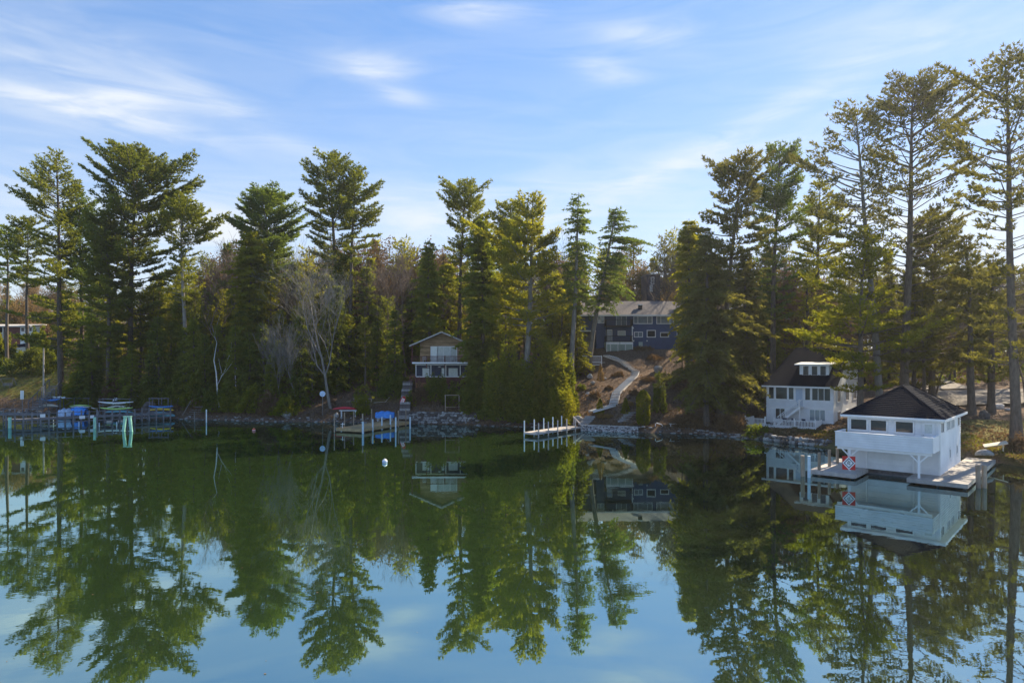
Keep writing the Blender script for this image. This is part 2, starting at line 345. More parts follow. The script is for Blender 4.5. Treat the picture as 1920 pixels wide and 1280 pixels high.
# ------------------------------------------------------------------ terrain
SH = [(-400, 135), (-130, 128)] + [(wx(p, y), y) for p, y in
      ((-60, 121), (0, 118), (170, 114), (235, 109), (300, 105), (400, 103), (500, 100), (620, 99.6), (780, 96.6), (870, 95.2), (930, 93.6), (1000, 92.6), (1090, 88.8),
       (1195, 85.9), (1300, 84.6), (1430, 78.6), (1540, 72), (1620, 68.2), (1700, 66.4), (1800, 64.8), (1880, 61), (1920, 57.8))] + [(60, 51), (120, 45), (400, 30)]
SHX = np.array([a for a, b in SH]); SHY = np.array([b for a, b in SH])
def shore(X): return np.interp(X, SHX, SHY)
PROF = {
 -200: [(0, 0), (2, .8), (10, 4.6), (16, 6.0), (50, 8), (120, 22), (250, 30), (2500, 32)],
 -84: [(0, 0), (1.5, .9), (5, 2.8), (10, 5.4), (16, 7.2), (40, 8.5), (60, 10), (120, 22), (250, 30), (2500, 32)],
 -64: [(0, 0), (1.5, .9), (5, 2.6), (12, 5.2), (20, 6.8), (60, 10), (120, 19), (250, 28), (2500, 32)],
 -47: [(0, 0), (1.5, 1.1), (7, 3.4), (16, 6), (60, 10), (120, 16), (250, 26), (2500, 32)],
 -30: [(0, 0), (.7, .6), (4, 1.8), (8, 3.4), (14, 5), (60, 10), (120, 15), (250, 26), (2500, 32)],
 -20: [(0, 0), (.4, .5), (4, 2.0), (7, 3.6), (12, 5.0), (18, 6), (60, 11), (120, 15), (250, 26), (2500, 32)],
 -13.5: [(0, 0), (.9, .1), (1.3, 1.5), (2.8, 2.4), (7.5, 5.3), (10, 5.7), (25, 7.5), (60, 11), (120, 15), (250, 26), (2500, 32)],
 -6: [(0, 0), (.9, .1), (1.3, 1.6), (3.5, 1.9), (7.5, 4.6), (9.5, 5.4), (25, 7.5), (60, 11), (120, 15), (250, 26), (2500, 32)],
 2: [(0, 0), (1.5, 1.4), (6, 3.8), (15, 6), (30, 9), (60, 12), (120, 15), (250, 26), (2500, 32)],
 9: [(0, 0), (.3, .7), (1.5, 1.0), (4, 2.2), (6, 3.1), (10, 4.6), (18, 6.9), (23, 9.3), (28, 11), (60, 12.5), (120, 16), (250, 26), (2500, 30)],
 20: [(0, 0), (.3, .7), (2.5, .85), (4.5, 2.2), (6, 3.1), (10, 4.7), (18, 7.1), (23, 9.6), (28, 11.2), (60, 12.5), (120, 16), (250, 24), (2500, 28)],
 27: [(0, 0), (1.5, .7), (6, 1.5), (12, 3.4), (20, 7.0), (28, 10.8), (45, 11.6), (80, 12), (120, 13), (250, 16), (2500, 20)],
 30.5: [(0, 0), (1.5, .7), (6, .95), (14, 1.15), (22, 3.2), (30, 8), (45, 10), (80, 11), (120, 12.5), (250, 14), (2500, 18)],
 34: [(0, 0), (1.0, .75), (8, .95), (14, 1.15), (30, 5.0), (60, 7.5), (90, 10), (120, 11), (250, 12), (2500, 15)],
 46: [(0, 0), (1.0, .7), (8, 1.3), (14, 2.2), (24, 2.6), (32, 2.9), (60, 6.5), (90, 9), (120, 9.5), (250, 11), (2500, 15)],
 120: [(0, 0), (1.0, .7), (8, 1.6), (14, 2.4), (24, 2.8), (60, 6.5), (90, 9), (120, 9.5), (250, 11), (2500, 15)],
}
PX = sorted(PROF)
def ground(X, Y):
    X = np.atleast_1d(np.asarray(X, float)); Y = np.atleast_1d(np.asarray(Y, float)); X, Y = np.broadcast_arrays(X, Y)
    d = Y - shore(X)
    cols = np.stack([np.interp(d, [a for a, b in PROF[k]], [b for a, b in PROF[k]]) for k in PX])
    f = np.interp(X, PX, np.arange(len(PX))); i = np.clip(f.astype(int), 0, len(PX) - 2); w = f - i; w = w * w * (3 - 2 * w)
    z = np.take_along_axis(cols, i[None], 0)[0] * (1 - w) + np.take_along_axis(cols, (i + 1)[None], 0)[0] * w
    z = np.where(d < 0, np.maximum(d * .5, -2.5), z)
    return z
def gz(X, Y): return float(ground(X, Y)[0])
def bumpy(X, Y):
    return (np.sin(X * 1.7 + np.sin(Y * .9) * 1.3) * np.cos(Y * 1.3 + X * .4) * .09 + np.sin(X * .53 + 2) * np.sin(Y * .47) * .16 + np.sin(X * 4.1 + Y * 2.7) * np.sin(Y * 3.7 - X) * .05)
def make_terrain():
    xs = np.concatenate([np.array([-3000, -1500, -800, -400, -250, -180, -140]), np.arange(-120, 80, .8), np.array([90, 110, 140, 200, 300, 500, 900, 1600, 3000])])
    ys = np.concatenate([np.arange(20, 45, 5), np.arange(45, 150, .8), np.arange(150, 260, 5), np.array([300, 400, 600, 1000, 1600, 2600, 4000])])
    X, Y = np.meshgrid(xs, ys); d = Y - shore(X)
    Z = ground(X, Y).reshape(X.shape) + bumpy(X, Y) * np.clip(d * .4, 0, 1)
    px = CX + X / Y * FPX
    flat = ((np.abs(px - 1820) < 90) & (Y > 84) & (Y < 100))
    g = np.zeros_like(X)
    g = np.where((X < -58) & (d > 4) & (d < 55), 1.0, g)                       # lawn, left
    g = np.where((px > 1740) & (Y < 76) & (d > 1), .75, g)                      # mossy grass, right
    g = np.where((px > 1440) & (px < 1600) & (d < 9), .45, g)
    g = np.where((px > 695) & (px < 760) & (d > 5) & (d < 8), .6, g)
    nx = len(xs); ny = len(ys); idx = np.arange(nx * ny).reshape(ny, nx)
    F = np.stack([idx[:-1, :-1], idx[:-1, 1:], idx[1:, 1:], idx[1:, :-1]], -1).reshape(-1, 4)
    me = np_mesh('ground', np.stack([X, Y, Z], -1).reshape(-1, 3), F, ground_mat(), shade=g.ravel(), smooth=True)
    tag(link('ground', me), 'brown leaf covered bank rising from the lake with patches of grass', kind='structure')
make_terrain()
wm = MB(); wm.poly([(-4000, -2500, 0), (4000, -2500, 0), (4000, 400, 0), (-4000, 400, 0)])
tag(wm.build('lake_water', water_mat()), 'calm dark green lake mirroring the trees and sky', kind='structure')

# ------------------------------------------------------------------ plants
def unit(v): return v / np.maximum(np.linalg.norm(v, axis=-1, keepdims=True), 1e-9)
def tufts(cen, dirs, size, k, rng, width=.28, spread=.9, shade=None, flat=0.0):
    """k long leaf triangles round each centre"""
    n = len(cen)
    if n == 0: return np.zeros((0, 3)), np.zeros(0)
    d = np.repeat(dirs, k, 0) + rng.normal(0, spread, (n * k, 3)) * np.array([1, 1, 1 - flat]); d = unit(d)
    c = np.repeat(cen, k, 0) + rng.normal(0, .12, (n * k, 3)) * np.repeat(size, k)[:, None]
    L = np.repeat(size, k) * rng.uniform(.6, 1.15, n * k)
    s = unit(np.cross(d, rng.normal(0, 1, (n * k, 3)))) * (L * width)[:, None]
    V = np.stack([c - s, c + s, c + d * L[:, None]], 1).reshape(-1, 3)
    sh = np.repeat(shade if shade is not None else rng.random(n), k)
    sh = np.repeat(np.clip(sh + rng.normal(0, .12, n * k), 0, 1), 3)
    return V, sh
def tris(n): return np.arange(n).reshape(-1, 3)
def segs_mesh(segs, nside=3):
    """segs: array (m,8): p0,p1,r0,r1 -> verts, quads"""
    s = np.asarray(segs); m = len(s); p0, p1, r0, r1 = s[:, :3], s[:, 3:6], s[:, 6], s[:, 7]
    d = unit(p1 - p0); a = np.where(np.abs(d[:, 2:3]) < .9, np.array([[0, 0, 1.]]), np.array([[1., 0, 0]]))
    u = unit(np.cross(d, a)); w = np.cross(d, u); V = []
    for p, r in ((p0, r0), (p1, r1)):
        for k in range(nside):
            t = 2 * math.pi * k / nside; V.append(p + (u * math.cos(t) + w * math.sin(t)) * r[:, None])
    V = np.stack(V, 1).reshape(-1, 3); b = (np.arange(m) * 2 * nside)[:, None]
    F = np.concatenate([b + np.array([[k, (k + 1) % nside, nside + (k + 1) % nside, nside + k]]) for k in range(nside)], 0)
    return V, F
def trunk_pts(H, lean, rng, n=14, wob=.25):
    t = np.linspace(0, 1, n)
    ph = rng.uniform(0, 6, 2)
    x = lean * t ** 1.2 + wob * np.sin(t * 5 + ph[0]) * t * (1 - t) * 2; y = wob * np.sin(t * 4 + ph[1]) * t * (1 - t) * 2
    return np.stack([x, y, H * t], 1)
def conifer(seed, H, r0, sil, lean=0, style='pine', dens=1.0, tuft=.48, k=6, gap=.12, depth_r=None, wob=.35, dead=True, barew=.25, rlo=.55):
    """sil: list of (height m, left radius m, right radius m) from top to bottom."""
    rng = np.random.default_rng(seed)
    T = trunk_pts(H, lean, rng, wob=wob)
    sil = sorted(sil); hz = np.array([a for a, b, c in sil]); Lr = np.array([b for a, b, c in sil]); Rr = np.array([c for a, b, c in sil])
    zb, zt = hz[0], H
    segs = []
    tr = r0 * (1 - np.linspace(0, 1, len(T))) ** .8 + .03; tr[0] *= 1.35
    for i in range(len(T) - 1): segs.append(np.r_[T[i], T[i + 1], tr[i], tr[i + 1]])
    tv, tf = segs_mesh(segs, 8)
    bs = []; cen = []; dr = []; sz = []; shd = []
    z = zb
    pine = style == 'pine'
    while z < zt - .15:
        u = (z - zb) / max(zt - zb, .1)
        step = (1.12 if pine else .74) * (1 - .55 * u) / dens ** .5
        nb = rng.integers(4, 7) if pine else rng.integers(5, 8)
        off = rng.uniform(0, 6.28); zz = z + rng.uniform(-.3, .3)
        o = np.array([np.interp(zz, T[:, 2], T[:, 0]), np.interp(zz, T[:, 2], T[:, 1]), zz])
        for b in range(nb):
            zb_ = rng.uniform(-.25, .25); o = np.array([o[0], o[1], zz + zb_])
            if rng.random() < gap: continue
            phi = off + b * 6.283 / nb + rng.uniform(-.3, .3); cx, sy = math.cos(phi), math.sin(phi)
            l_, r_ = np.interp(zz, hz, Lr), np.interp(zz, hz, Rr)
            side = r_ if cx > 0 else l_; mean = (l_ + r_) / 2
            R = side * abs(cx) + mean * (1 - abs(cx)); R *= rng.uniform(rlo, 1.14) if pine else rng.uniform(.55, 1.12); R *= 1 + .2 * math.sin(2 * phi + zz * .9 + seed) + .1 * math.sin(3 * phi - zz * 1.7)
            if R < .25: continue
            if pine: rise, curve = (.75 * u ** 1.5 - .02, .30 * (1 - u) + .25 * u); rise += rng.uniform(-.08, .12)
            else: rise, curve = (.35 * u - .10, -.38 + .25 * u); rise += rng.uniform(-.06, .06)
            top_ = o[2] + R * (rise + curve * (.6 if pine else 1))
            if top_ > H + .1: rise -= (top_ - H - .1) / R
            def P(s, o=o, cx=cx, sy=sy, R=R, rise=rise, curve=curve): return o + np.stack([cx * R * s, sy * R * s, R * (rise * s + curve * (s ** 2) * (.6 if pine else 1))], -1)
            ss = np.linspace(0, 1, 5); pts = P(ss)
            br = max(.018, R * .017)
            for i in range(4): bs.append(np.r_[pts[i], pts[i + 1], br * (1 - ss[i] * .75), br * (1 - ss[i + 1] * .75)])
            # side twigs
            s0 = (.30 if R > 2 else .15) if pine else .08
            if pine and u < .35 + .5 * (barew > .5) and rng.random() < barew: s0 = .62
            nt_ = max(3, int(R * (1 - s0) / (.27 if pine else .25) * max(dens, .8))); st = np.clip(np.linspace(s0, 1, nt_) + rng.uniform(-.03, .03, nt_), .02, 1)
            for s in st:
                p = P(np.array([s]))[0]
                for sgn in (-1, 1):
                    tl = (.34 * R * max(0, 1 - s) ** .7 * (.6 + .8 * (s > .3)) + .30) * rng.uniform(.6, 1.15)
                    if not pine: tl = (.42 * R * max(0, 1 - s) + .22) * rng.uniform(.7, 1.1)
                    ang = phi + sgn * rng.uniform(.65, 1.1)
                    td = np.array([math.cos(ang), math.sin(ang), rng.uniform(.05, .4) if pine else rng.uniform(-.3, 0)])
                    m = max(1, int(round(tl / (.36 if pine else .33))))
                    q = (np.arange(m) + .6) / m
                    cc = p + td * (tl * q)[:, None] + rng.normal(0, .05, (m, 3))
                    cen.append(cc); dr.append(np.repeat(td[None], m, 0) + np.array([0, 0, .55 if pine else -.15])); sz.append(np.full(m, tuft * rng.uniform(.8, 1.15)))
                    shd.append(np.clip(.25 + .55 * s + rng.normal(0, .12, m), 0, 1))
        z += step
    if dead and pine:      # dead stubs under the crown
        for i in range(rng.integers(5, 12)):
            zz = rng.uniform(zb * .45, zb); phi = rng.uniform(0, 6.28); R = rng.uniform(.5, 2.2)
            o = np.array([np.interp(zz, T[:, 2], T[:, 0]), np.interp(zz, T[:, 2], T[:, 1]), zz]); e = o + np.array([math.cos(phi) * R, math.sin(phi) * R, rng.uniform(-.3, .4) * R])
            bs.append(np.r_[o, e, .035, .012])
    cen = np.concatenate(cen); dr = np.concatenate(dr); sz = np.concatenate(sz); shd = np.concatenate(shd)
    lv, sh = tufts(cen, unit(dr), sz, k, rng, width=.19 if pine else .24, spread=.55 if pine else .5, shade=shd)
    bv, bf = segs_mesh(bs, 3)
    V = np.concatenate([tv, bv]); F = np.concatenate([tf, bf + len(tv)])
    return (V, F), (lv, sh)
def conifer_meshes(args, fol, bark='bark'):
    (V, F), (lv, sh) = args
    return np_mesh('trunk', V, F, MT[bark], smooth=True), np_mesh('crown', lv, tris(len(lv)), MT[fol], shade=sh)
def plant_tree(name, meshes, loc, label, cat, group=None, rz=0, sc=(1, 1, 1), parts=('trunk', 'crown')):
    r = empty(name, loc, rz, label, cat, group); r.scale = sc
    for n_, me in zip(parts, meshes): link(n_, me, r)
    return r
def bare_tree(seed, H, r0, lean=0, spread=.55, levels=4, up=.25, leaves=0, nside=3, first=.35, nb=(3, 5), rmin=.012):
    rng = np.random.default_rng(seed); segs = []; tips = []
    def grow(p, d, L, r, lev):
        n = 4 if lev == 0 else 3; q = p.copy(); dd = d.copy()
        nodes = []
        for i in range(n):
            dd = unit(dd + rng.normal(0, .10 if lev == 0 else .2, 3) + np.array([0, 0, up * .25])); e = q + dd * L / n
            ra = r * (1 - .5 * i / n); rb = r * (1 - .5 * (i + 1) / n); segs.append(np.r_[q, e, ra, rb]); q = e; nodes.append((q.copy(), dd.copy(), rb, (i + 1) / n))
        if lev >= levels: tips.append(q); return
        for k_ in range(rng.integers(nb[0], nb[1] + 1)):
            j = rng.integers(1 if lev == 0 else 0, n); q0, d0, rr, t = nodes[j]
            side = unit(rng.normal(0, 1, 3) * np.array([1, 1, .35])); nd = unit(d0 * (1 - spread * .6) + side * spread + np.array([0, 0, up]))
            grow(q0, nd, L * rng.uniform(.5, .78), max(rr * .6, rmin), lev + 1)
        q0, d0, rr, t = nodes[-1]; grow(q0, unit(d0 + rng.normal(0, .25, 3)), L * .62, max(rr * .85, rmin), lev + 1)
    d = unit(np.array([lean / H, 0, 1.0])); grow(np.zeros(3), d, H * .46, r0, 0)
    S_ = np.array(segs); top = S_[:, 5].max(); S_[:, :6] *= H / top
    V, F = segs_mesh(S_, nside)
    tips = np.array(tips) * H / top
    if leaves:
        idx = rng.integers(0, len(tips), leaves); c = tips[idx] + rng.normal(0, .35, (leaves, 3)); lv, sh = tufts(c, unit(rng.normal(0, 1, (leaves, 3))), np.full(leaves, .26), 2, rng, width=.35)
        return (V, F), (lv, sh)
    return (V, F), None
def shrub(seed, rx, ry, h, n, leaf=.22, k=4, shape='dome', core=.55):
    rng = np.random.default_rng(seed)
    d = unit(rng.normal(0, 1, (n, 3))); d[:, 2] = np.abs(d[:, 2])
    lob = 1 + .20 * np.sin(d[:, 0] * 5 + seed) * np.cos(d[:, 1] * 4 + seed * 2) + .12 * np.sin(d[:, 2] * 7 + seed) + .08 * np.sin(d[:, 0] * 13 + d[:, 2] * 11)
    rr = rng.uniform(core, 1, n) ** .5 * lob * (1 + .22 * np.sin(d[:, 0] * 9 + d[:, 1] * 8 + seed * 3) * np.sin(d[:, 2] * 10 + seed))
    if shape == 'dome': c = d * rr[:, None] * np.array([rx, ry, h])
    elif shape == 'cone':
        z = rng.random(n) ** 1.5; a = rng.uniform(0, 6.28, n); R = (1 - z) ** .8 * (1 + .15 * np.sin(a * 3 + z * 9)) * rng.uniform(.7, 1, n)
        c = np.stack([np.cos(a) * R * rx, np.sin(a) * R * ry, z * h], 1); d = unit(np.stack([np.cos(a), np.sin(a), np.full(n, .8)], 1))
    else:  # column
        z = rng.random(n); a = rng.uniform(0, 6.28, n); R = np.minimum(1, (1 - z) * 5) ** .5 * (.75 + .25 * np.minimum(1, z * 5)) * (1 + .06 * np.sin(a * 4 + z * 12)) * rng.uniform(.8, 1, n)
        c = np.stack([np.cos(a) * R * rx, np.sin(a) * R * ry, z * h], 1); d = unit(np.stack([np.cos(a), np.sin(a), np.full(n, 1.2)], 1))
    lv, sh = tufts(c, d, np.full(n, leaf), k, rng, width=.3, spread=.6)
    st = []
    for i in range(9):
        j = rng.integers(0, n); st.append(np.r_[0, 0, -.2, c[j] * .5, .04, .02]); st.append(np.r_[c[j] * .5, c[j] * .95, .02, .008])
    sv, sf = segs_mesh(st, 3)
    return (sv, sf), (lv, sh)

def sil_from_px(sil, Y, pxb, pxt, ytop, zg):
    """photo silhouette rows (y, left, right) to (height above base, left radius, right radius)"""
    out = []; H = wz(ytop, Y) - zg
    for y, l, r in sil:
        h = wz(y, Y) - zg; t = np.clip(h / H, 0, 1); c = wx(pxb, Y) + (wx(pxt, Y) - wx(pxb, Y)) * t ** 1.2
        out.append((h, max(.3, c - wx(l, Y)), max(.3, wx(r, Y) - c)))
    return out
def hero(seed, pxb, Y, pxt, sil, fol, label, style='pine', r0=.42, cat='pine tree', name='pine_tree', bark='bark', **kw):
    X = wx(pxb, Y); zg = gz(X, Y) - .15; ytop = sil[0][0]; H = wz(ytop, Y) - zg
    s = sil_from_px(sil, Y, pxb, pxt, ytop, zg)
    me = conifer_meshes(conifer(seed, H, r0, s, lean=wx(pxt, Y) - X, style=style, **kw), fol, bark)
    return plant_tree(name, me, (X, Y, zg), label, cat)
def build_heroes():
    hero(1, 115, 117.5, 105, [(277, 101, 110), (310, 70, 120), (345, 50, 138), (372, 42, 156), (400, 26, 140), (440, 60, 140), (480, 70, 150), (540, 60, 150), (600, 35, 160), (650, 30, 135)], 'pine', 'tall lone pine with layered boughs and bare trunk beside the ramp at left', dens=.8, gap=.3, r0=.5)
    hero(2, 240, 116, 260, [(279, 252, 270), (305, 212, 292), (330, 185, 318), (350, 190, 332), (368, 163, 344), (400, 195, 330), (440, 190, 335), (500, 190, 330), (560, 200, 320), (650, 205, 305)], 'pine', 'broad dense pine with yellow lit right side, tallest above the kayak racks', r0=.5, dens=.95, gap=.25)
    hero(3, 347, 112, 340, [(374, 331, 350), (405, 300, 378), (425, 300, 412), (452, 322, 425), (475, 325, 372), (500, 320, 365), (560, 310, 370)], 'pine', 'pine with long straight grey trunk and crown swept to the right above the birches', r0=.42, bark='bark_grey', gap=.2)
    hero(4, 155, 122, 148, [(362, 143, 152), (390, 132, 172), (430, 120, 190), (500, 115, 200), (600, 110, 200), (670, 115, 195)], 'pine_dark', 'slim dark pine between the lone pine and the broad pine at left', r0=.4)
    hero(5, 205, 113, 198, [(398, 188, 206), (430, 165, 225), (480, 150, 240), (560, 150, 240), (640, 155, 230), (690, 160, 225)], 'pine', 'middle sized green pine in front of the broad pine at left', r0=.4, dens=1.1)
    hero(6, 52, 134, 52, [(410, 46, 58), (430, 25, 78), (460, 15, 90), (500, 20, 90), (540, 20, 90)], 'pine', 'small ragged pine top left of the lone pine', r0=.35)
    hero(7, 14, 136, 12, [(424, 4, 20), (445, -15, 42), (475, -25, 50), (530, -25, 50)], 'pine_dark', 'small dark pine at the left edge of the picture', r0=.35)
    hero(8, 505, 130, 498, [(360, 482, 512), (385, 455, 545), (410, 443, 560), (440, 438, 566), (480, 442, 562), (540, 455, 545)], 'pine_dark', 'round topped dark pine behind the yellow lit hemlock', r0=.5, dens=1.15, gap=.05)
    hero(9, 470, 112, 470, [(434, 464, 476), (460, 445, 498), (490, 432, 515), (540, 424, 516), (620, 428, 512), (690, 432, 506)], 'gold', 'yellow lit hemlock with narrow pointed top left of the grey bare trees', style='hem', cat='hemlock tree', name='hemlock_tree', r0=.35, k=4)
    hero(10, 632, 119, 620, [(289, 612, 634), (310, 588, 645), (330, 564, 664), (350, 568, 672), (370, 578, 680), (385, 566, 700), (410, 560, 690), (445, 590, 690), (480, 585, 690), (530, 585, 680)], 'pine', 'big wide crowned pine left of centre, the taller of a close pair', r0=.5, dens=.95, gap=.28)
    hero(11, 652, 117, 668, [(312, 660, 680), (335, 640, 688), (365, 640, 700), (392, 645, 724), (420, 640, 722), (450, 640, 712), (490, 640, 700)], 'pine', 'second stem of the wide pine left of centre, crown reaching right', r0=.45, gap=.2)
    hero(12, 858, 112, 873, [(341, 865, 882), (358, 850, 898), (375, 842, 918), (390, 822, 905), (414, 822, 920), (440, 838, 916), (475, 832, 920), (530, 835, 915), (600, 845, 905)], 'pine', 'slim pine with tiered top rising behind the brown cottage', r0=.42, gap=.25)
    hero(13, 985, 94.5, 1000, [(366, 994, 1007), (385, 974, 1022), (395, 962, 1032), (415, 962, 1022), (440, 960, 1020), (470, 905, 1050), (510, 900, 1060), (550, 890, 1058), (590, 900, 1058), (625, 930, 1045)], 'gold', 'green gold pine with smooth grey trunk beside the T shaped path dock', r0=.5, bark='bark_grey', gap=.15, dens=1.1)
    hero(14, 1070, 97, 1085, [(361, 1082, 1089), (380, 1067, 1100), (400, 1062, 1112), (425, 1050, 1120), (455, 1056, 1116), (490, 1048, 1120), (540, 1040, 1118), (575, 1048, 1108)], 'pine_dark', 'dark spire shaped spruce with grey trunk left of the blue house', style='hem', cat='spruce tree', name='spruce_tree', r0=.42, bark='bark_grey', k=4, dens=.62, gap=.3, tuft=.42)
    hero(15, 1104, 107, 1156, [(387, 1150, 1162), (410, 1130, 1188), (440, 1122, 1200), (465, 1118, 1202), (500, 1112, 1196), (545, 1100, 1185), (575, 1085, 1160)], 'pine_dark', 'leaning dark spruce with curved trunk just in front of the blue house', style='hem', cat='spruce tree', name='spruce_tree', r0=.42, bark='bark_grey', k=4, dens=.62, gap=.35, tuft=.42)
    hero(16, 958, 110, 957, [(380, 946, 968), (400, 935, 975), (430, 918, 982), (480, 895, 985), (560, 885, 980), (660, 885, 970)], 'pine', 'green pine standing between the tiered pine and the gold pine', r0=.42, dens=1.1)
    hero(17, 905, 99, 902, [(412, 897, 910), (450, 880, 925), (520, 866, 935), (600, 858, 942), (700, 856, 945), (775, 862, 940)], 'hem', 'dark hemlock hanging over the right side of the brown cottage', style='hem', cat='hemlock tree', name='hemlock_tree', r0=.35, k=4, dens=1.1)
    hero(18, 1350, 88, 1392, [(294, 1383, 1412), (315, 1368, 1430), (338, 1322, 1440), (355, 1330, 1424), (375, 1322, 1430), (405, 1325, 1432), (440, 1310, 1440), (480, 1312, 1425), (520, 1320, 1400)], 'brownpine', 'leaning pine with flat topped crown right of the blue house', r0=.45, gap=.22)
    hero(19, 1448, 99, 1462, [(274, 1448, 1478), (300, 1428, 1502), (330, 1418, 1512), (360, 1420, 1500), (400, 1402, 1512), (450, 1408, 1506), (520, 1415, 1500), (600, 1420, 1480)], 'pine_dark', 'straight pine with rounded top behind the black roofed white house', r0=.45, gap=.2)
    hero(20, 1650, 80, 1604, [(207, 1592, 1622), (225, 1564, 1650), (250, 1554, 1664), (275, 1548, 1662), (300, 1515, 1655), (330, 1518, 1655), (362, 1498, 1655), (395, 1528, 1672), (440, 1530, 1665), (520, 1560, 1680)], 'brownpine', 'thin sparse pine leaning left in front of the white house wall', r0=.45, gap=.2, dens=.72, barew=.9, tuft=.42, rlo=.75, bark='bark_grey')
    hero(21, 1695, 83, 1712, [(158, 1694, 1745), (180, 1650, 1790), (200, 1645, 1780), (220, 1655, 1800), (245, 1648, 1782), (285, 1640, 1828), (315, 1630, 1800), (370, 1648, 1800), (400, 1640, 1828), (440, 1622, 1790), (520, 1622, 1780), (620, 1600, 1790), (700, 1590, 1780)], 'brownpine', 'very tall open crowned pine rising behind the white boathouse', r0=.55, gap=.2, dens=.72, barew=.85, tuft=.44, rlo=.75)
    hero(22, 1906, 65, 1884, [(103, 1868, 1908), (125, 1854, 1925), (160, 1850, 1930), (192, 1800, 1945), (230, 1830, 1945), (272, 1770, 1965), (305, 1800, 1965), (362, 1778, 1990), (395, 1815, 1985), (460, 1835, 1985), (540, 1830, 2000), (620, 1845, 2000), (680, 1835, 1985)], 'brownpine', 'tallest pine at the right edge with thick dark trunk by the dock', r0=.44, gap=.2, dens=.72, barew=.7, tuft=.44, rlo=.7)
    hero(23, 1822, 80.5, 1812, [(446, 1808, 1818), (500, 1785, 1840), (560, 1775, 1860), (620, 1780, 1862), (690, 1790, 1855)], 'brownpine', 'pine with flared trunk, nearer the boathouse of two by the driveway', r0=.42, gap=.25)
    hero(24, 1858, 81.5, 1862, [(480, 1857, 1866), (540, 1830, 1890), (600, 1822, 1900), (660, 1825, 1895), (715, 1830, 1890)], 'brownpine', 'pine with flared trunk, further from the boathouse of two by the driveway', r0=.42, gap=.2)
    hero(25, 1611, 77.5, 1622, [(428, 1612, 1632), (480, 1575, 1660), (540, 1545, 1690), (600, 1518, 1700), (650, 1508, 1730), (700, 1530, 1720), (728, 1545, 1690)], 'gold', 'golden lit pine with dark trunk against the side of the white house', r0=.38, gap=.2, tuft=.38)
    hero(26, 1748, 90, 1752, [(395, 1746, 1758), (440, 1715, 1785), (510, 1690, 1815), (590, 1680, 1830), (670, 1680, 1835), (725, 1690, 1830)], 'brownpine', 'shaggy bronze green pine behind the boathouse roof', r0=.42, gap=.15)
    hero(27, 1325, 85.5, 1322, [(428, 1318, 1326), (470, 1296, 1362), (540, 1274, 1394), (620, 1258, 1418), (700, 1252, 1434), (755, 1262, 1420)], 'brownpine', 'huge drooping hemlock on the bank right of the stepped path', style='hem', cat='hemlock tree', name='hemlock_tree', r0=.36, k=4, dens=.72, gap=.2)
    hero(28, 1395, 90, 1398, [(470, 1394, 1402), (520, 1372, 1425), (590, 1360, 1440), (660, 1355, 1445), (730, 1360, 1440)], 'brownpine', 'bronze hemlock between the huge hemlock and the white house', style='hem', cat='hemlock tree', name='hemlock_tree', r0=.35, k=4)
    hero(29, 1440, 104, 1440, [(500, 1436, 1444), (540, 1420, 1462), (600, 1412, 1470), (660, 1412, 1472), (700, 1416, 1468)], 'hem', 'dark hemlock rising behind the left end of the white house roof', style='hem', cat='hemlock tree', name='hemlock_tree', r0=.3, k=4)
    hero(30, 1530, 108, 1538, [(338, 1532, 1545), (375, 1510, 1565), (420, 1498, 1580), (480, 1490, 1590), (560, 1495, 1585), (600, 1500, 1575)], 'gold', 'yellow green pine showing above the roof of the white house', r0=.4, gap=.25)
    hero(31, 1290, 101, 1292, [(410, 1288, 1298), (450, 1270, 1320), (520, 1262, 1335), (600, 1258, 1340), (660, 1262, 1335)], 'gold', 'sunlit hemlock at the right corner of the blue house', style='hem', cat='hemlock tree', name='hemlock_tree', r0=.35, k=4)
    hero(32, 805, 108, 804, [(455, 800, 810), (500, 785, 825), (560, 772, 838), (620, 770, 840), (690, 772, 838)], 'hem', 'dark hemlock filling the wood directly behind the brown cottage', style='hem', cat='hemlock tree', name='hemlock_tree', r0=.3, k=4)
build_heroes()

# shared prototypes for the wood behind
def protos():
    P = {}
    P['pine'] = []
    for s in range(4):
        sil = [(20, .6, .6), (17.5, 1.9, 2.1), (14, 3.0, 2.7), (10, 3.4, 3.6), (6.5, 2.8, 2.6)]
        P['pine'].append([conifer(100 + s, 20, .3, sil, style='pine', dens=.8, k=4, tuft=.5, gap=.2)])
    P['hem'] = []
    for s in range(4):
        sil = [(16, .3, .3), (13, 1.3, 1.4), (8, 2.4, 2.3), (3, 3.1, 3.0), (1.0, 2.7, 2.9)]
        P['hem'].append([conifer(200 + s, 16, .25, sil, style='hem', dens=.8, k=4, tuft=.46, gap=.1)])
    P['bare'] = [[bare_tree(300 + s, 16, .20, spread=.6, levels=4, up=.3, rmin=.022)] for s in range(4)]
    P['leafy'] = [[bare_tree(320 + s, 13, .16, spread=.7, levels=4, up=.2, leaves=4200, rmin=.02)] for s in range(2)]
    return P
PR = protos()
MESH = {}
def variant(kind, i, fol, bark='bark'):
    k = (kind, i, fol, bark)
    if k not in MESH:
        wood, lf = PR[kind][i][0]
        a = np_mesh('trunk', wood[0], wood[1], MT[bark], smooth=True)
        MESH[k] = (a, np_mesh('crown', lf[0], tris(len(lf[0])), MT[fol], shade=lf[1])) if lf is not None else (a,)
    return MESH[k]
KEEP = [(-20, 108, 156), (108, 124, 122), (560, 760, 103), (768, 850, 108), (1092, 1262, 119), (1208, 1240, 140), (1438, 1600, 92), (1540, 1800, 76), (1790, 1895, 99)]
def blocked(px, Y, m=6):
    return any(a - m < px < b + m and Y < yy for a, b, yy in KEEP)
BLOCKS = [(wx(829, 104), 112, 8), (wx(1200, 115), 118, 14), (37, 88, 13), (34, 58, 9), (wx(1222, 138), 138, 5)]
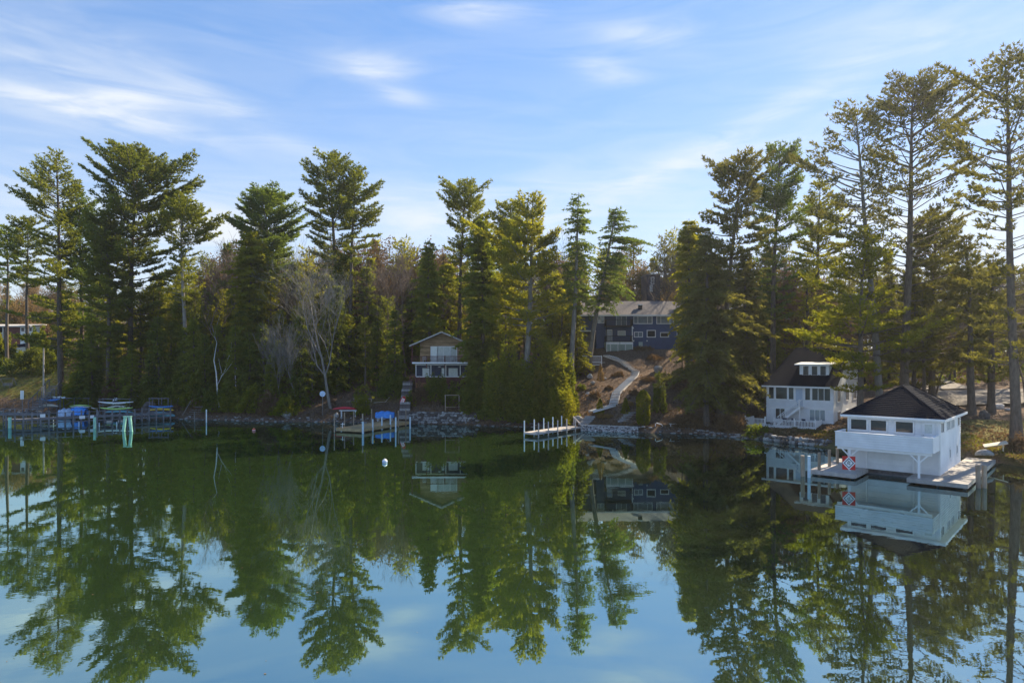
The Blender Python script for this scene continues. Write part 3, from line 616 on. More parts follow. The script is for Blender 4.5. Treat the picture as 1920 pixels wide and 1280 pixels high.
SKY = [(-200, 470), (0, 520), (90, 500), (140, 480), (360, 480), (400, 520), (440, 470), (560, 450), (640, 440), (720, 435), (790, 440), (830, 445), (1040, 450), (1200, 470), (1250, 450), (1290, 440), (1400, 430), (1560, 440), (1650, 500), (1750, 520), (1900, 500), (2100, 480)]
def skyline(px): return float(np.interp(px, [a for a, b in SKY], [b for a, b in SKY]))
GR = {
 ('pine', 'pine'): ('green pine in the deep wood behind the shore trees', 'pine tree', 'background pines in the wood', 'pine_tree'),
 ('pine', 'brownpine'): ('bronze tinted pine in the hazy wood at right', 'pine tree', 'bronze pines in the right hand wood', 'pine_tree'),
 ('pine', 'gold'): ('yellow lit pine standing in the sunlit back of the wood', 'pine tree', 'sunlit pines in the wood', 'pine_tree'),
 ('hem', 'hem'): ('dark shaggy hemlock in the shaded wood above the shore', 'hemlock tree', 'dark hemlocks along the shaded bank', 'hemlock_tree'),
 ('hem', 'gold'): ('gold tinged hemlock catching sun inside the wood', 'hemlock tree', 'gold tinged hemlocks', 'hemlock_tree'),
 ('hem', 'brownpine'): ('bronze hemlock among the right hand trees', 'hemlock tree', 'bronze hemlocks', 'hemlock_tree'),
 ('bare', None): ('leafless brown tree with fine upright twigs in the wood', 'bare tree', 'leafless trees in the wood', 'bare_tree'),
 ('leafy', 'orange'): ('small tree holding orange autumn leaves on the far slope', 'autumn tree', 'orange leaved trees on the slope', 'autumn_tree'),
 ('leafy', 'brown'): ('tree with sparse dead brown leaves in the wood', 'autumn tree', 'brown leaved trees in the wood', 'autumn_tree'),
}
NB = [0]
BGL = []
def bg_tree(kind, fol, px, Y, ytop, bark='bark'):
    X = wx(px, Y)
    if blocked(px, Y) or (108 < px < 270 and 119 < Y < 150): return
    for bx, by, r in BLOCKS:
        if (X - bx) ** 2 + (Y - by) ** 2 < r * r: return
    zg = gz(X, Y) - .2; H = wz(ytop, Y) - zg; H = min(max(H, 6), 30)
    base = {'pine': 20, 'hem': 16, 'bare': 16, 'leafy': 13}[kind]; s = H / base
    n = len(PR[kind]); i = random.randrange(n); lab, cat, grp, nm = GR[(kind, fol if kind != 'bare' else None)]
    sx = s * random.uniform(.85, 1.15) if s < 1.3 else s * .8
    BGL.append((plant_tree(nm, variant(kind, i, fol or 'x', bark), (X, Y, zg), lab, cat, grp, random.uniform(0, 6.28), (sx, sx, s)), (kind, fol), px, Y - float(shore(X)))); NB[0] += 1
def fill():
    R = random.Random(11)
    # row on the bank
    for px in range(128, 600, 21):
        p = px + R.uniform(-8, 8); X0 = wx(p, 105); Y = float(shore(X0)) + R.uniform(3.0, 6)
        if 575 < p: continue
        bg_tree('hem', R.choice(['hem', 'hem', 'hem']), p, Y, R.uniform(590, 680))
    for px in range(125, 760, 24):
        p = px + R.uniform(-9, 9); Y = float(shore(wx(p, 108))) + R.uniform(8, 15)
        bg_tree(*R.choice([('hem', 'hem'), ('pine', 'gold'), ('hem', 'gold'), ('pine', 'pine')]), p, Y, R.uniform(525, 610))
    for px in range(122, 1060, 26):
        p = px + R.uniform(-9, 9); Y = float(shore(wx(p, 110))) + R.uniform(16, 26)
        k = R.choice([('hem', 'hem'), ('pine', 'pine'), ('pine', 'gold'), ('bare', None), ('pine', 'pine')]) if not 540 < p < 830 else R.choice([('bare', None), ('bare', None), ('hem', 'hem'), ('hem', 'gold'), ('leafy', 'brown')])
        bg_tree(*k, p, Y, skyline(p) + R.uniform(15, 95))
    for px in range(-60, 1960, 28):
        p = px + R.uniform(-11, 11); Y = float(shore(wx(p, 120))) + R.uniform(32, 60)
        if p < 110: k = R.choice([('leafy', 'orange'), ('bare', None), ('pine', 'pine'), ('leafy', 'brown')])
        elif p < 1050: k = R.choice([('hem', 'gold'), ('pine', 'pine'), ('bare', None), ('pine', 'gold'), ('hem', 'hem')]) if not 540 < p < 830 else R.choice([('bare', None), ('bare', None), ('leafy', 'brown'), ('hem', 'gold'), ('leafy', 'orange')])
        elif p < 1300: k = R.choice([('pine', 'brownpine'), ('bare', None), ('pine', 'pine'), ('leafy', 'brown')])
        else: k = R.choice([('pine', 'brownpine'), ('bare', None), ('pine', 'gold'), ('hem', 'brownpine'), ('pine', 'brownpine')])
        bg_tree(*k, p, Y, skyline(p) + R.uniform(0, 80))
    for px in range(-80, 2000, 26):
        p = px + R.uniform(-12, 12); Y = float(shore(wx(p, 150))) + R.uniform(66, 120)
        if p < 110: k = R.choice([('leafy', 'orange'), ('bare', None), ('leafy', 'brown'), ('leafy', 'orange')])
        elif p < 1250: k = R.choice([('hem', 'gold'), ('pine', 'pine'), ('bare', None), ('leafy', 'brown'), ('hem', 'hem')])
        else: k = R.choice([('bare', None), ('pine', 'brownpine'), ('bare', None), ('bare', None)])
        bg_tree(*k, p, Y, skyline(p) + R.uniform(20, 90))
    for px in range(560, 840, 18):
        p = px + R.uniform(-8, 8); Y = float(shore(wx(p, 112))) + R.uniform(14, 32)
        bg_tree(*R.choice([('hem', 'hem'), ('hem', 'gold'), ('hem', 'hem'), ('bare', None), ('pine', 'pine')]), p, Y, R.uniform(470, 590))
    for px in range(850, 1075, 17):
        p = px + R.uniform(-7, 7); Y = float(shore(wx(p, 105))) + R.uniform(9, 28)
        bg_tree(*R.choice([('hem', 'hem'), ('hem', 'gold'), ('pine', 'gold'), ('pine', 'pine')]), p, Y, R.uniform(460, 600))
    for px in range(1230, 1960, 13):
        p = px + R.uniform(-7, 7); Y = R.uniform(100, 135)
        bg_tree(*R.choice([('hem', 'brownpine'), ('pine', 'brownpine'), ('bare', None), ('pine', 'gold'), ('leafy', 'brown'), ('hem', 'gold')]), p, Y, R.uniform(470, 640))
    for px in range(-60, 2000, 15):
        p = px + R.uniform(-7, 7); Y = R.uniform(165, 250)
        bg_tree(*R.choice([('leafy', 'orange'), ('leafy', 'brown'), ('bare', None), ('hem', 'brownpine'), ('hem', 'hem')]), p, Y, R.uniform(520, 610))
    for px in range(1080, 1290, 16):
        p = px + R.uniform(-7, 7); Y = R.uniform(126, 160)
        bg_tree(*R.choice([('pine', 'brownpine'), ('pine', 'gold'), ('hem', 'gold'), ('bare', None), ('leafy', 'orange')]), p, Y, R.uniform(455, 560))
    for px in range(380, 860, 13):
        p = px + R.uniform(-7, 7); Y = float(shore(wx(p, 125))) + R.uniform(24, 55)
        bg_tree(*R.choice([('leafy', 'brown'), ('bare', None), ('hem', 'gold'), ('pine', 'gold'), ('hem', 'hem'), ('pine', 'pine')]), p, Y, R.uniform(440, 520))
    for k_, p, Y, yt in (('pine', 1188, 150, 452), ('hem', 1204, 146, 505), ('pine', 1246, 143, 446), ('hem', 1226, 152, 478), ('pine', 1262, 150, 432), ('hem', 1276, 136, 452), ('pine', 1290, 148, 428), ('hem', 1250, 134, 520), ('hem', 1300, 128, 470)): bg_tree(k_, R.choice(['brownpine', 'gold']), p, Y, yt)
    for p, Y, yt in ((1046, 106, 520), (1064, 110, 490), (1082, 106, 560), (1036, 101, 580)): bg_tree('hem', R.choice(['hem', 'gold']), p, Y, yt)
    # understory behind the white house and boathouse, behind the blue house
    for px in range(1210, 1930, 30):
        p = px + R.uniform(-10, 10); Y = R.uniform(112, 150)
        bg_tree(*R.choice([('leafy', 'orange'), ('leafy', 'brown'), ('hem', 'brownpine'), ('bare', None)]), p, Y, R.uniform(560, 620))
fill()

ZN = [(60, 'at the left edge'), (140, 'behind the lone pine'), (220, 'above the tarped boat'), (290, 'above the white kayaks'), (370, 'above the yellow kayak'), (450, 'around the birches'), (540, 'by the four saplings'), (640, 'behind the satellite dish'),
      (700, 'above the red canoe'), (770, 'left of the brown cottage'), (870, 'behind the brown cottage'), (960, 'right of the brown cottage'), (1060, 'behind the gold pine'), (1130, 'left of the blue house'), (1250, 'behind the blue house'),
      (1340, 'above the huge hemlock'), (1440, 'left of the white house'), (1560, 'behind the white house'), (1660, 'left of the boathouse roof peak'), (1760, 'right of the boathouse roof peak'), (1850, 'beside the driveway'), (9999, 'at the right edge')]
SH_ = {('pine', 'pine'): 'green pine', ('pine', 'brownpine'): 'bronze tinted pine', ('pine', 'gold'): 'yellow lit pine', ('hem', 'hem'): 'dark hemlock', ('hem', 'gold'): 'gold tinged hemlock',
       ('hem', 'brownpine'): 'bronze hemlock', ('bare', None): 'leafless tree', ('leafy', 'orange'): 'orange leaved tree', ('leafy', 'brown'): 'brown leaved tree'}
NUM = ['one', 'two', 'three', 'four', 'five', 'six', 'seven', 'eight', 'nine', 'ten']
ORD = ['first', 'second', 'third', 'fourth', 'fifth', 'sixth', 'seventh', 'eighth', 'ninth', 'tenth']
def zone_labels():
    from collections import defaultdict
    D = defaultdict(list)
    for o, k, px, d in BGL:
        z = next(n for lim, n in ZN if px < lim); dep = 'near the shore' if d < 12 else ('in mid wood' if d < 30 else ('far back' if d < 64 else 'farthest back'))
        D[(k, z, dep)].append((px, o))
    for (k, z, dep), L in D.items():
        L.sort(key=lambda a: a[0]); n = len(L)
        for i, (px, o) in enumerate(L):
            l = SH_[k] + ' ' + z + ', ' + dep
            if n > 1: l += ', leftmost' if i == 0 else (', rightmost' if i == n - 1 else ', %s from the left' % ORD[i])
            o['label'] = l
zone_labels()

def bare(name, px, Y, ytop, pxt, label, bark='bark_grey', cat='bare tree', seed=1, r0=.2, **kw):
    X = wx(px, Y); zg = gz(X, Y) - .15; H = wz(ytop, Y) - zg
    wood, _ = bare_tree(seed, H, r0, lean=wx(pxt, Y) - X, **kw)
    me = np_mesh('trunk', wood[0], wood[1], MT[bark], smooth=True)
    r = empty(name, (X, Y, zg), 0, label, cat); link('trunk', me, r); return r
bare('bare_tree', 620, 103.5, 440, 592, 'tall grey leafless tree leaning left above the shore yard', seed=41, r0=.30, up=.35, levels=5, nb=(2, 4), spread=.5)
bare('bare_tree', 586, 108, 470, 575, 'grey leafless tree with spreading twigs beside the leaning one', seed=42, r0=.2, levels=5, nb=(2, 4))
bare('bare_tree', 760, 112, 452, 752, 'reddish brown leafless tree left of the cottage roof', bark='twig', seed=43, levels=5, nb=(2, 4), r0=.2)
bare('bare_tree', 700, 113, 432, 705, 'brown leafless tree with dense twigs right of the wide pine', bark='twig', seed=44, levels=5, nb=(2, 4), r0=.22)
bare('bare_tree', 1230, 124, 440, 1262, 'dark bare tree with crooked limbs against the sky over the blue house', bark='bark', seed=45, levels=4, r0=.3, spread=.7)
bare('bare_tree', 1310, 112, 412, 1300, 'dark crooked dead tree left of the flat topped pine', bark='bark', seed=46, levels=4, r0=.25, spread=.75)
bare('bare_tree', 1790, 104, 440, 1800, 'dark branching bare oak seen against the sky behind the boathouse', bark='bark', seed=47, levels=5, nb=(2, 4), r0=.28, spread=.75)
bare('bare_tree', 1030, 112, 415, 1035, 'bare tree with upright forks between the gold pine and the dark spruce', bark='bark', seed=48, levels=4, r0=.2)
bare('bare_tree', 410, 112, 430, 408, 'thin bare tree against the sky left of the yellow lit hemlock', bark='twig', seed=49, levels=5, nb=(2, 4), r0=.16)
bare('birch_tree', 413, 105.2, 588, 394, 'slim white birch with curving trunk on the bank', bark='birch', cat='birch tree', seed=51, r0=.17, levels=2, spread=.4, nb=(1, 2))
bare('birch_tree', 447, 104.5, 690, 441, 'short crooked white birch stem near the waterline', bark='birch', cat='birch tree', seed=52, r0=.14, levels=1, spread=.8, nb=(1, 3))
for i, (p, yt, l) in enumerate([(500, 590, 'leftmost'), (527, 600, 'second'), (556, 585, 'third'), (566, 610, 'rightmost')]):
    bare('sapling', p, 104, yt, p + 4, ['thin grey sapling, leftmost of four on the bank left of the satellite dish', 'thin grey sapling, second from left of four on the bank', 'thin grey sapling, third from left of four on the bank', 'thin grey sapling, rightmost of four on the bank nearest the dish'][i], seed=60 + i, r0=.07, levels=4, spread=.35, up=.4, cat='sapling')

def bush(px, Y, wpx, hpx, fol, label, name='shrub', cat='shrub', shape='dome', n=None, leaf=.24, seed=0, zoff=0, k=4):
    X = wx(px, Y); r = wpx / 2 * Y / FPX; h = hpx * Y / FPX; n = n or int(min(5200, 260 * max(r, .8) * max(h, 1) + 200))
    (sv, sf), (lv, sh) = shrub(seed or (int(px) * 7 + int(Y)), r, r * .85, h, n, leaf, k, shape)
    z = gz(X, Y) - .1 + zoff; e = empty(name, (X, Y, z), 0, label, cat)
    link('stem', np_mesh('stem', sv, sf, MT['bark']), e); link('foliage', np_mesh('foliage', lv, tris(len(lv)), MT[fol], shade=sh), e)
    return e
bush(1030, 94, 80, 132, 'gold', 'large yellow green rhododendron between the two grey trunks', leaf=.3)
bush(952, 95.0, 90, 130, 'shrub', 'large dark green shrub mass left of the smooth grey trunk', leaf=.3)
bush(1040, 93, 70, 70, 'gold', 'golden shrub glowing by the foot of the spruce trunk', leaf=.28)
bush(985, 93.6, 62, 98, 'shrub', 'rounded yellow green shrub at the foot of the smooth grey trunk', leaf=.28)
bush(1063, 94, 36, 84, 'shrub', 'upright sunlit shrub left of the spruce trunk', leaf=.26)
bush(1052, 91, 56, 62, 'gold', 'low yellow bush at the shore end of the pale dock', leaf=.24)
bush(1000, 93.6, 70, 60, 'shrub', 'green shrub at the waterline behind the pale dock', leaf=.26)
bush(940, 94.6, 80, 66, 'hem', 'dark overhanging shrub at the waterline left of the pale dock', leaf=.28)
bush(890, 96.6, 50, 56, 'hem', 'dark shrub hanging over the right end of the stone wall', leaf=.28)
bush(900, 99, 60, 110, 'hem', 'tall dark shrub against the cottage porch', leaf=.28)
bush(1125, 91.5, 17, 27, 'gold', 'small cone shaped cedar left of the path foot', name='cedar_bush', cat='cedar bush', shape='cone', n=700, leaf=.16)
bush(1173, 90.5, 18, 28, 'gold', 'small cone shaped cedar right of the path foot', name='cedar_bush', cat='cedar bush', shape='cone', n=700, leaf=.16)
bush(1206, 87.3, 25, 66, 'gold', 'tall clipped arborvitae column at the right end of the cobble wall', name='arborvitae', cat='arborvitae', shape='column', n=2600, leaf=.16)
bush(1236, 90, 26, 50, 'hem', 'shaggy dark shrub right of the arborvitae column', leaf=.22)
bush(1126, 100, 13, 30, 'orange', 'slender young tree with orange leaves below the landing rail', name='young_tree', cat='young tree', shape='cone', n=260, leaf=.2, zoff=.8)
bush(678, 100.5, 34, 34, 'shrub', 'round green shrub beside the red canoe', leaf=.22)
bush(770, 100, 24, 26, 'shrub', 'small olive bush at the foot of the stone steps', leaf=.2)
bush(788, 100, 34, 36, 'brown', 'dark purple brown bush in front of the cottage', leaf=.2)
bush(818, 100.5, 48, 42, 'hem', 'dark green bush under the cottage porch', leaf=.24)
bush(850, 99.5, 40, 40, 'hem', 'dark green bush behind the white trellis frame', leaf=.24)
bush(740, 104, 60, 34, 'hem', 'low spreading evergreen left of the stone steps', leaf=.24)
bush(1420, 79.5, 44, 22, 'hem', 'low round shrub at the left end of the white picket fence', leaf=.2)
bush(1290, 86, 60, 26, 'brown', 'rusty brown brush on the bank under the huge hemlock', leaf=.2)
bush(1370, 83, 60, 26, 'brown', 'tangled brown brush near the white boulder', leaf=.2)
bush(1270, 98, 60, 26, 'brown', 'brown bush below the blue house windows', leaf=.22)
bush(5, 140, 50, 60, 'gold', 'yellow green bush at the left edge before the brick house', leaf=.35)
bush(75, 142, 50, 62, 'hem', 'tall dark evergreen bush at the right end of the brick house', leaf=.35)
bush(60, 133, 90, 44, 'pine', 'spreading dark evergreen bush in front of the brick house', leaf=.3)
bush(1910, 62.3, 34, 30, 'brown', 'brown tangled brush around the thick trunk at right edge', leaf=.18)
BK = [(145, 62), (178, 60), (212, 50), (250, 44), (290, 40), (330, 48), (368, 58), (402, 40), (440, 38), (470, 44), (505, 36), (535, 30)]
BL = ['beside the lone pine trunk', 'above the tarped boat', 'behind the white kayaks', 'above the pale upright boulder', 'above the dark boulder', 'above the blue and yellow kayaks', 'tallest and palest of the bank shrubs', 'under the curving birch', 'beside the crooked birch stem', 'under the yellow lit hemlock', 'under the leftmost sapling', 'left of the waterside boulder']
for (p, h), l in zip(BK, BL):
    Y = float(shore(wx(p, 108))) + (3.6 if p < 390 else 1.6)
    bush(p, Y, 46, h, 'shrub' if p in (368, 440, 145, 470, 250, 535) else ('brown' if p in (212, 505) else 'hem'), 'olive green bank shrub ' + l, leaf=.26)

# ------------------------------------------------------------------ buildings
def wbox(mb, wall, s0, s1, o0, o1, z0, z1):
    k, a = wall
    if k == 'F': return mb.box(s0, s1, a - o1, a - o0, z0, z1)
    if k == 'R': return mb.box(a + o0, a + o1, s0, s1, z0, z1)
    if k == 'L': return mb.box(a - o1, a - o0, s0, s1, z0, z1)
def window(root, wall, s0, s1, z0, z1, cols=1, rows=1, fm='white_trim', gm='glass', fw=.09, name='window', splits=None):
    f = MB(); wbox(f, wall, s0 - fw, s1 + fw, 0, .07, z0 - fw, z0); wbox(f, wall, s0 - fw, s1 + fw, 0, .07, z1, z1 + fw)
    wbox(f, wall, s0 - fw, s0, 0, .07, z0, z1); wbox(f, wall, s1, s1 + fw, 0, .07, z0, z1)
    xs = splits or [s0 + (s1 - s0) * i / cols for i in range(1, cols)]; zs = [z0 + (z1 - z0) * i / rows for i in range(1, rows)]
    for x in xs: wbox(f, wall, x - fw * .35, x + fw * .35, 0, .055, z0, z1)
    for z in zs: wbox(f, wall, s0, s1, 0, .045, z - .02, z + .02)
    o = f.build(name, MT[fm], root)
    e = [s0] + xs + [s1]
    for i in range(len(e) - 1):
        g = MB(); a, b = e[i] + (fw * .35 if i else 0), e[i + 1] - (fw * .35 if i < len(e) - 2 else 0)
        wbox(g, wall, a, b, .006, .02, z0, z1); g.build('pane', MT[gm], o)
    return o
def laps(root, wall, s0, s1, z0, z1, mat, course=.16, skip=()):
    """lapped clapboards as wedge strips"""
    mb = MB(); n = int((z1 - z0) / course)
    for i in range(n):
        za = z0 + i * course; zb = za + course - .028
        segs = [(s0, s1)]
        for a, b, c, d in skip:
            if zb > c and za < d:
                ns = []
                for p, q in segs:
                    if b <= p or a >= q: ns.append((p, q)); continue
                    if a > p: ns.append((p, a))
                    if b < q: ns.append((b, q))
                segs = ns
        for p, q in segs:
            if q - p < .05: continue
            if wall[0] == 'F': y = wall[1]; P = lambda s, o, z: (s, y - o, z)
            elif wall[0] == 'R': x = wall[1]; P = lambda s, o, z: (x + o, s, z)
            b = len(mb.v); mb.v += [P(p, .003, za), P(q, .003, za), P(p, .065, za), P(q, .065, za), P(p, .006, zb), P(q, .006, zb)]
            mb.f += [(b, b + 1, b + 3, b + 2), (b + 2, b + 3, b + 5, b + 4), (b, b + 2, b + 4), (b + 1, b + 5, b + 3)]
    return tag(mb.build('clapboards', mat, root), kind='stuff')

def boathouse():
    r = empty('boathouse', (28.67, 56.8, 0), math.radians(-42), 'white clapboard boathouse on the water with black hip roof and boxed balcony', 'boathouse')
    WH = MT['white']; F, R = ('F', 0), ('R', 6.6)
    MB().box(0, 6.6, 0, 9.6, .42, 4.75).build('wall', WH, r)
    MB().box(.25, 6.35, .25, 9.4, -1.2, .42).build('shaded_gap_block', MT['stone_dark'], r)  # added dark block standing in for the shaded open gap under the wall
    laps(r, F, 0, 6.6, .45, 2.4, WH, .195, [(1.4, 4.86, 0, 2.4)])
    laps(r, F, 0, 6.6, 2.6, 4.7, WH, .2, [(.08, 1.53, 3.5, 4.7), (1.6, 3.02, 3.5, 4.7), (3.45, 4.93, 3.5, 4.7), (5.35, 6.4, 2.5, 4.7), (2.08, 2.62, 3.5, 3.8)])
    laps(r, R, 0, 9.6, .45, 4.7, WH, .2, [(.4, 1.75, 3.65, 4.65), (2.85, 4.55, 3.65, 4.65), (4.85, 6.45, 3.65, 4.65), (8.05, 9.1, 3.65, 4.65), (4.0, 4.9, 1.2, 2.2), (7.3, 8.2, 1.2, 2.2)])
    for a in (0, 6.6): MB().box(a - .06 if a == 0 else a - .06, a + .06, -.06, .06, .44, 4.7).build('corner_board', MT['white_trim'], r)
    MB().box(.2, 6.4, .18, 9.42, -.3, .12).build('waterline_stain', MT['darkwood'], r)
    gt = MB(); gt.box(-.5, 7.1, -.62, -.51, 4.76, 4.86); gt.box(6.62, 6.7, -.09, -.02, .5, 4.6); gt.build('gutter', MT['white_trim'], r)
    # boat door of four wide panels
    d = MB(); d.box(1.49, 4.77, -.02, -.002, .46, 2.35); do = d.build('boat_door', WH, r)
    for i in range(4): MB().box(1.52, 4.74, -.05, -.018, .48 + i * .47, .48 + i * .47 + .43).build('door_panel', WH, do)
    j = MB(); j.box(1.36, 1.49, -.09, -.001, .43, 2.43); j.box(4.77, 4.9, -.09, -.001, .43, 2.43); j.build('door_jamb', MT['white_trim'], r)
    # roof
    e0, e1, f0, f1, ze, zr = -.45, 7.05, -.45, 10.05, 4.88, 7.3
    rf = MB(); A, B, C_, D_ = (e0, f0, ze), (e1, f0, ze), (e1, f1, ze), (e0, f1, ze); P, Q = (3.3, 3.6, zr), (3.3, 6.1, zr)
    rf.poly([A, B, P]); rf.poly([B, C_, Q, P]); rf.poly([C_, D_, Q]); rf.poly([D_, A, P, Q]); rf.poly([A, D_, C_, B])
    ro = rf.build('roof', MT['shingle'], r)
    # courses of shingles standing slightly proud
    sc = MB()
    def course(A, B, P, Q, n=17):
        A, B, P, Q = map(Vector, (A, B, P, Q)); nn = (B - A).cross(P - A).normalized()
        if nn.z < 0: nn = -nn
        for i in range(n):
            t0, t1 = i / n, (i + 1) / n
            a, b = A.lerp(P, t0), B.lerp(Q, t0); c, d2 = A.lerp(P, t1), B.lerp(Q, t1)
            sc.poly([a + nn * .035, b + nn * .035, d2 + nn * .008, c + nn * .008]); sc.poly([a, b, b + nn * .035, a + nn * .035])
    course(A, B, P, P); course(B, C_, P, Q); course(D_, A, Q, P); course(C_, D_, Q, Q)
    tag(sc.build('shingle_courses', MT['shingle'], ro), kind='stuff')
    hp = MB()
    for a, b in ((A, P), (B, P), (C_, Q), (D_, Q), (P, Q)):
        hp.bar(Vector(a) + Vector((0, 0, .03)), Vector(b) + Vector((0, 0, .04)), .16, .05)
    hp.build('hip_cap', MT['shingle'], ro)
    fa = MB(); t = .05
    fa.box(e0, e1, f0 - t, f0, ze - .2, ze + .01); fa.box(e0, e1, f1, f1 + t, ze - .2, ze + .01); fa.box(e0 - t, e0, f0 - t, f1 + t, ze - .2, ze + .01); fa.box(e1, e1 + t, f0 - t, f1 + t, ze - .2, ze + .01)
    fa.box(e0, e1, f0, f1, ze - .2, ze - .17); fa.build('fascia', MT['white_trim'], r)
    # balcony
    b = MB(); b.box(-.3, 6.6, -2.6, -2.5, 2.44, 3.6); b.box(-.3, -.2, -2.5, -.04, 2.44, 3.6); b.box(6.5, 6.6, -2.5, -.04, 2.44, 3.6); b.box(-.2, 6.5, -2.5, -.04, 2.44, 2.58)
    bo = b.build('balcony', WH, r)
    laps(bo, ('F', -2.6), -.3, 6.6, 2.44, 3.6, WH, .193)
    laps(bo, ('R', 6.6), -2.6, -.04, 2.44, 3.6, WH, .193)
    cp = MB(); cp.box(-.36, 6.66, -2.67, -2.46, 3.6, 3.64); cp.box(-.36, -.15, -2.46, -.04, 3.6, 3.64); cp.box(6.45, 6.66, -2.46, -.04, 3.6, 3.64); cp.build('cap_rail', MT['white_trim'], bo)
    MB().box(-.2, 6.5, -2.44, -2.3, 2.2, 2.44).build('beam', MT['white_trim'], r)
    for x in (.75, 5.66):
        MB().box(x - .075, x + .075, -2.45, -2.3, .45, 2.2).build('post', MT['white_trim'], r)
        for q in (-1, 1): MB().bar((x, -2.37, 1.62), (x + q * .62, -2.37, 2.24), .09).build('brace', MT['white_trim'], r)
    for a, c in ((.21, 1.4), (1.73, 2.88), (3.58, 4.8)):
        window(r, F, a, c, 3.66, 4.5, 1, 1); MB().box(a - .12, c + .12, -.14, -.07, 3.55, 3.59).build('sill', MT['white_trim'], r)
    dr = MB(); dr.box(5.45, 6.3, -.06, -.002, 2.62, 4.55); dr = dr.build('door', WH, r)
    MB().box(5.62, 6.13, -.075, -.061, 3.72, 4.4).build('pane', MT['curtain'], dr); MB().box(5.5, 5.56, -.12, -.061, 3.5, 3.58).build('door_knob', MT['metal'], dr)
    MB().box(2.15, 2.55, -.045, -.02, 3.64, 3.74).build('house_number_plaque', MT['navy'], r)
    window(r, R, .5, 1.65, 3.75, 4.5, 2); window(r, R, 2.95, 4.45, 3.75, 4.5, 3, gm='glass_pale'); window(r, R, 4.95, 6.35, 3.75, 4.5, 3, gm='glass_pale'); window(r, R, 8.15, 9.0, 3.75, 4.5, 1)
    window(r, R, 4.15, 4.75, 1.35, 2.05, 1, gm='glass_pale'); window(r, R, 7.45, 8.05, 1.35, 2.05, 1, gm='glass_pale')
boathouse()
def planks(root, x0, x1, y0, y1, z, mat, w=.3, along='x', name='plank', th=.06):
    n = int(round(((y1 - y0) if along == 'x' else (x1 - x0)) / w)); me = None
    for i in range(n):
        if me is None:
            me = (MB().box(0, x1 - x0, .008, w - .008, -th, 0) if along == 'x' else MB().box(.008, w - .008, 0, y1 - y0, -th, 0)).mesh('plank', mat)
        o = link(name, me, root, (x0, y0 + i * w, z + random.uniform(-.006, .006)) if along == 'x' else (x0 + i * w, y0, z + random.uniform(-.006, .006)))
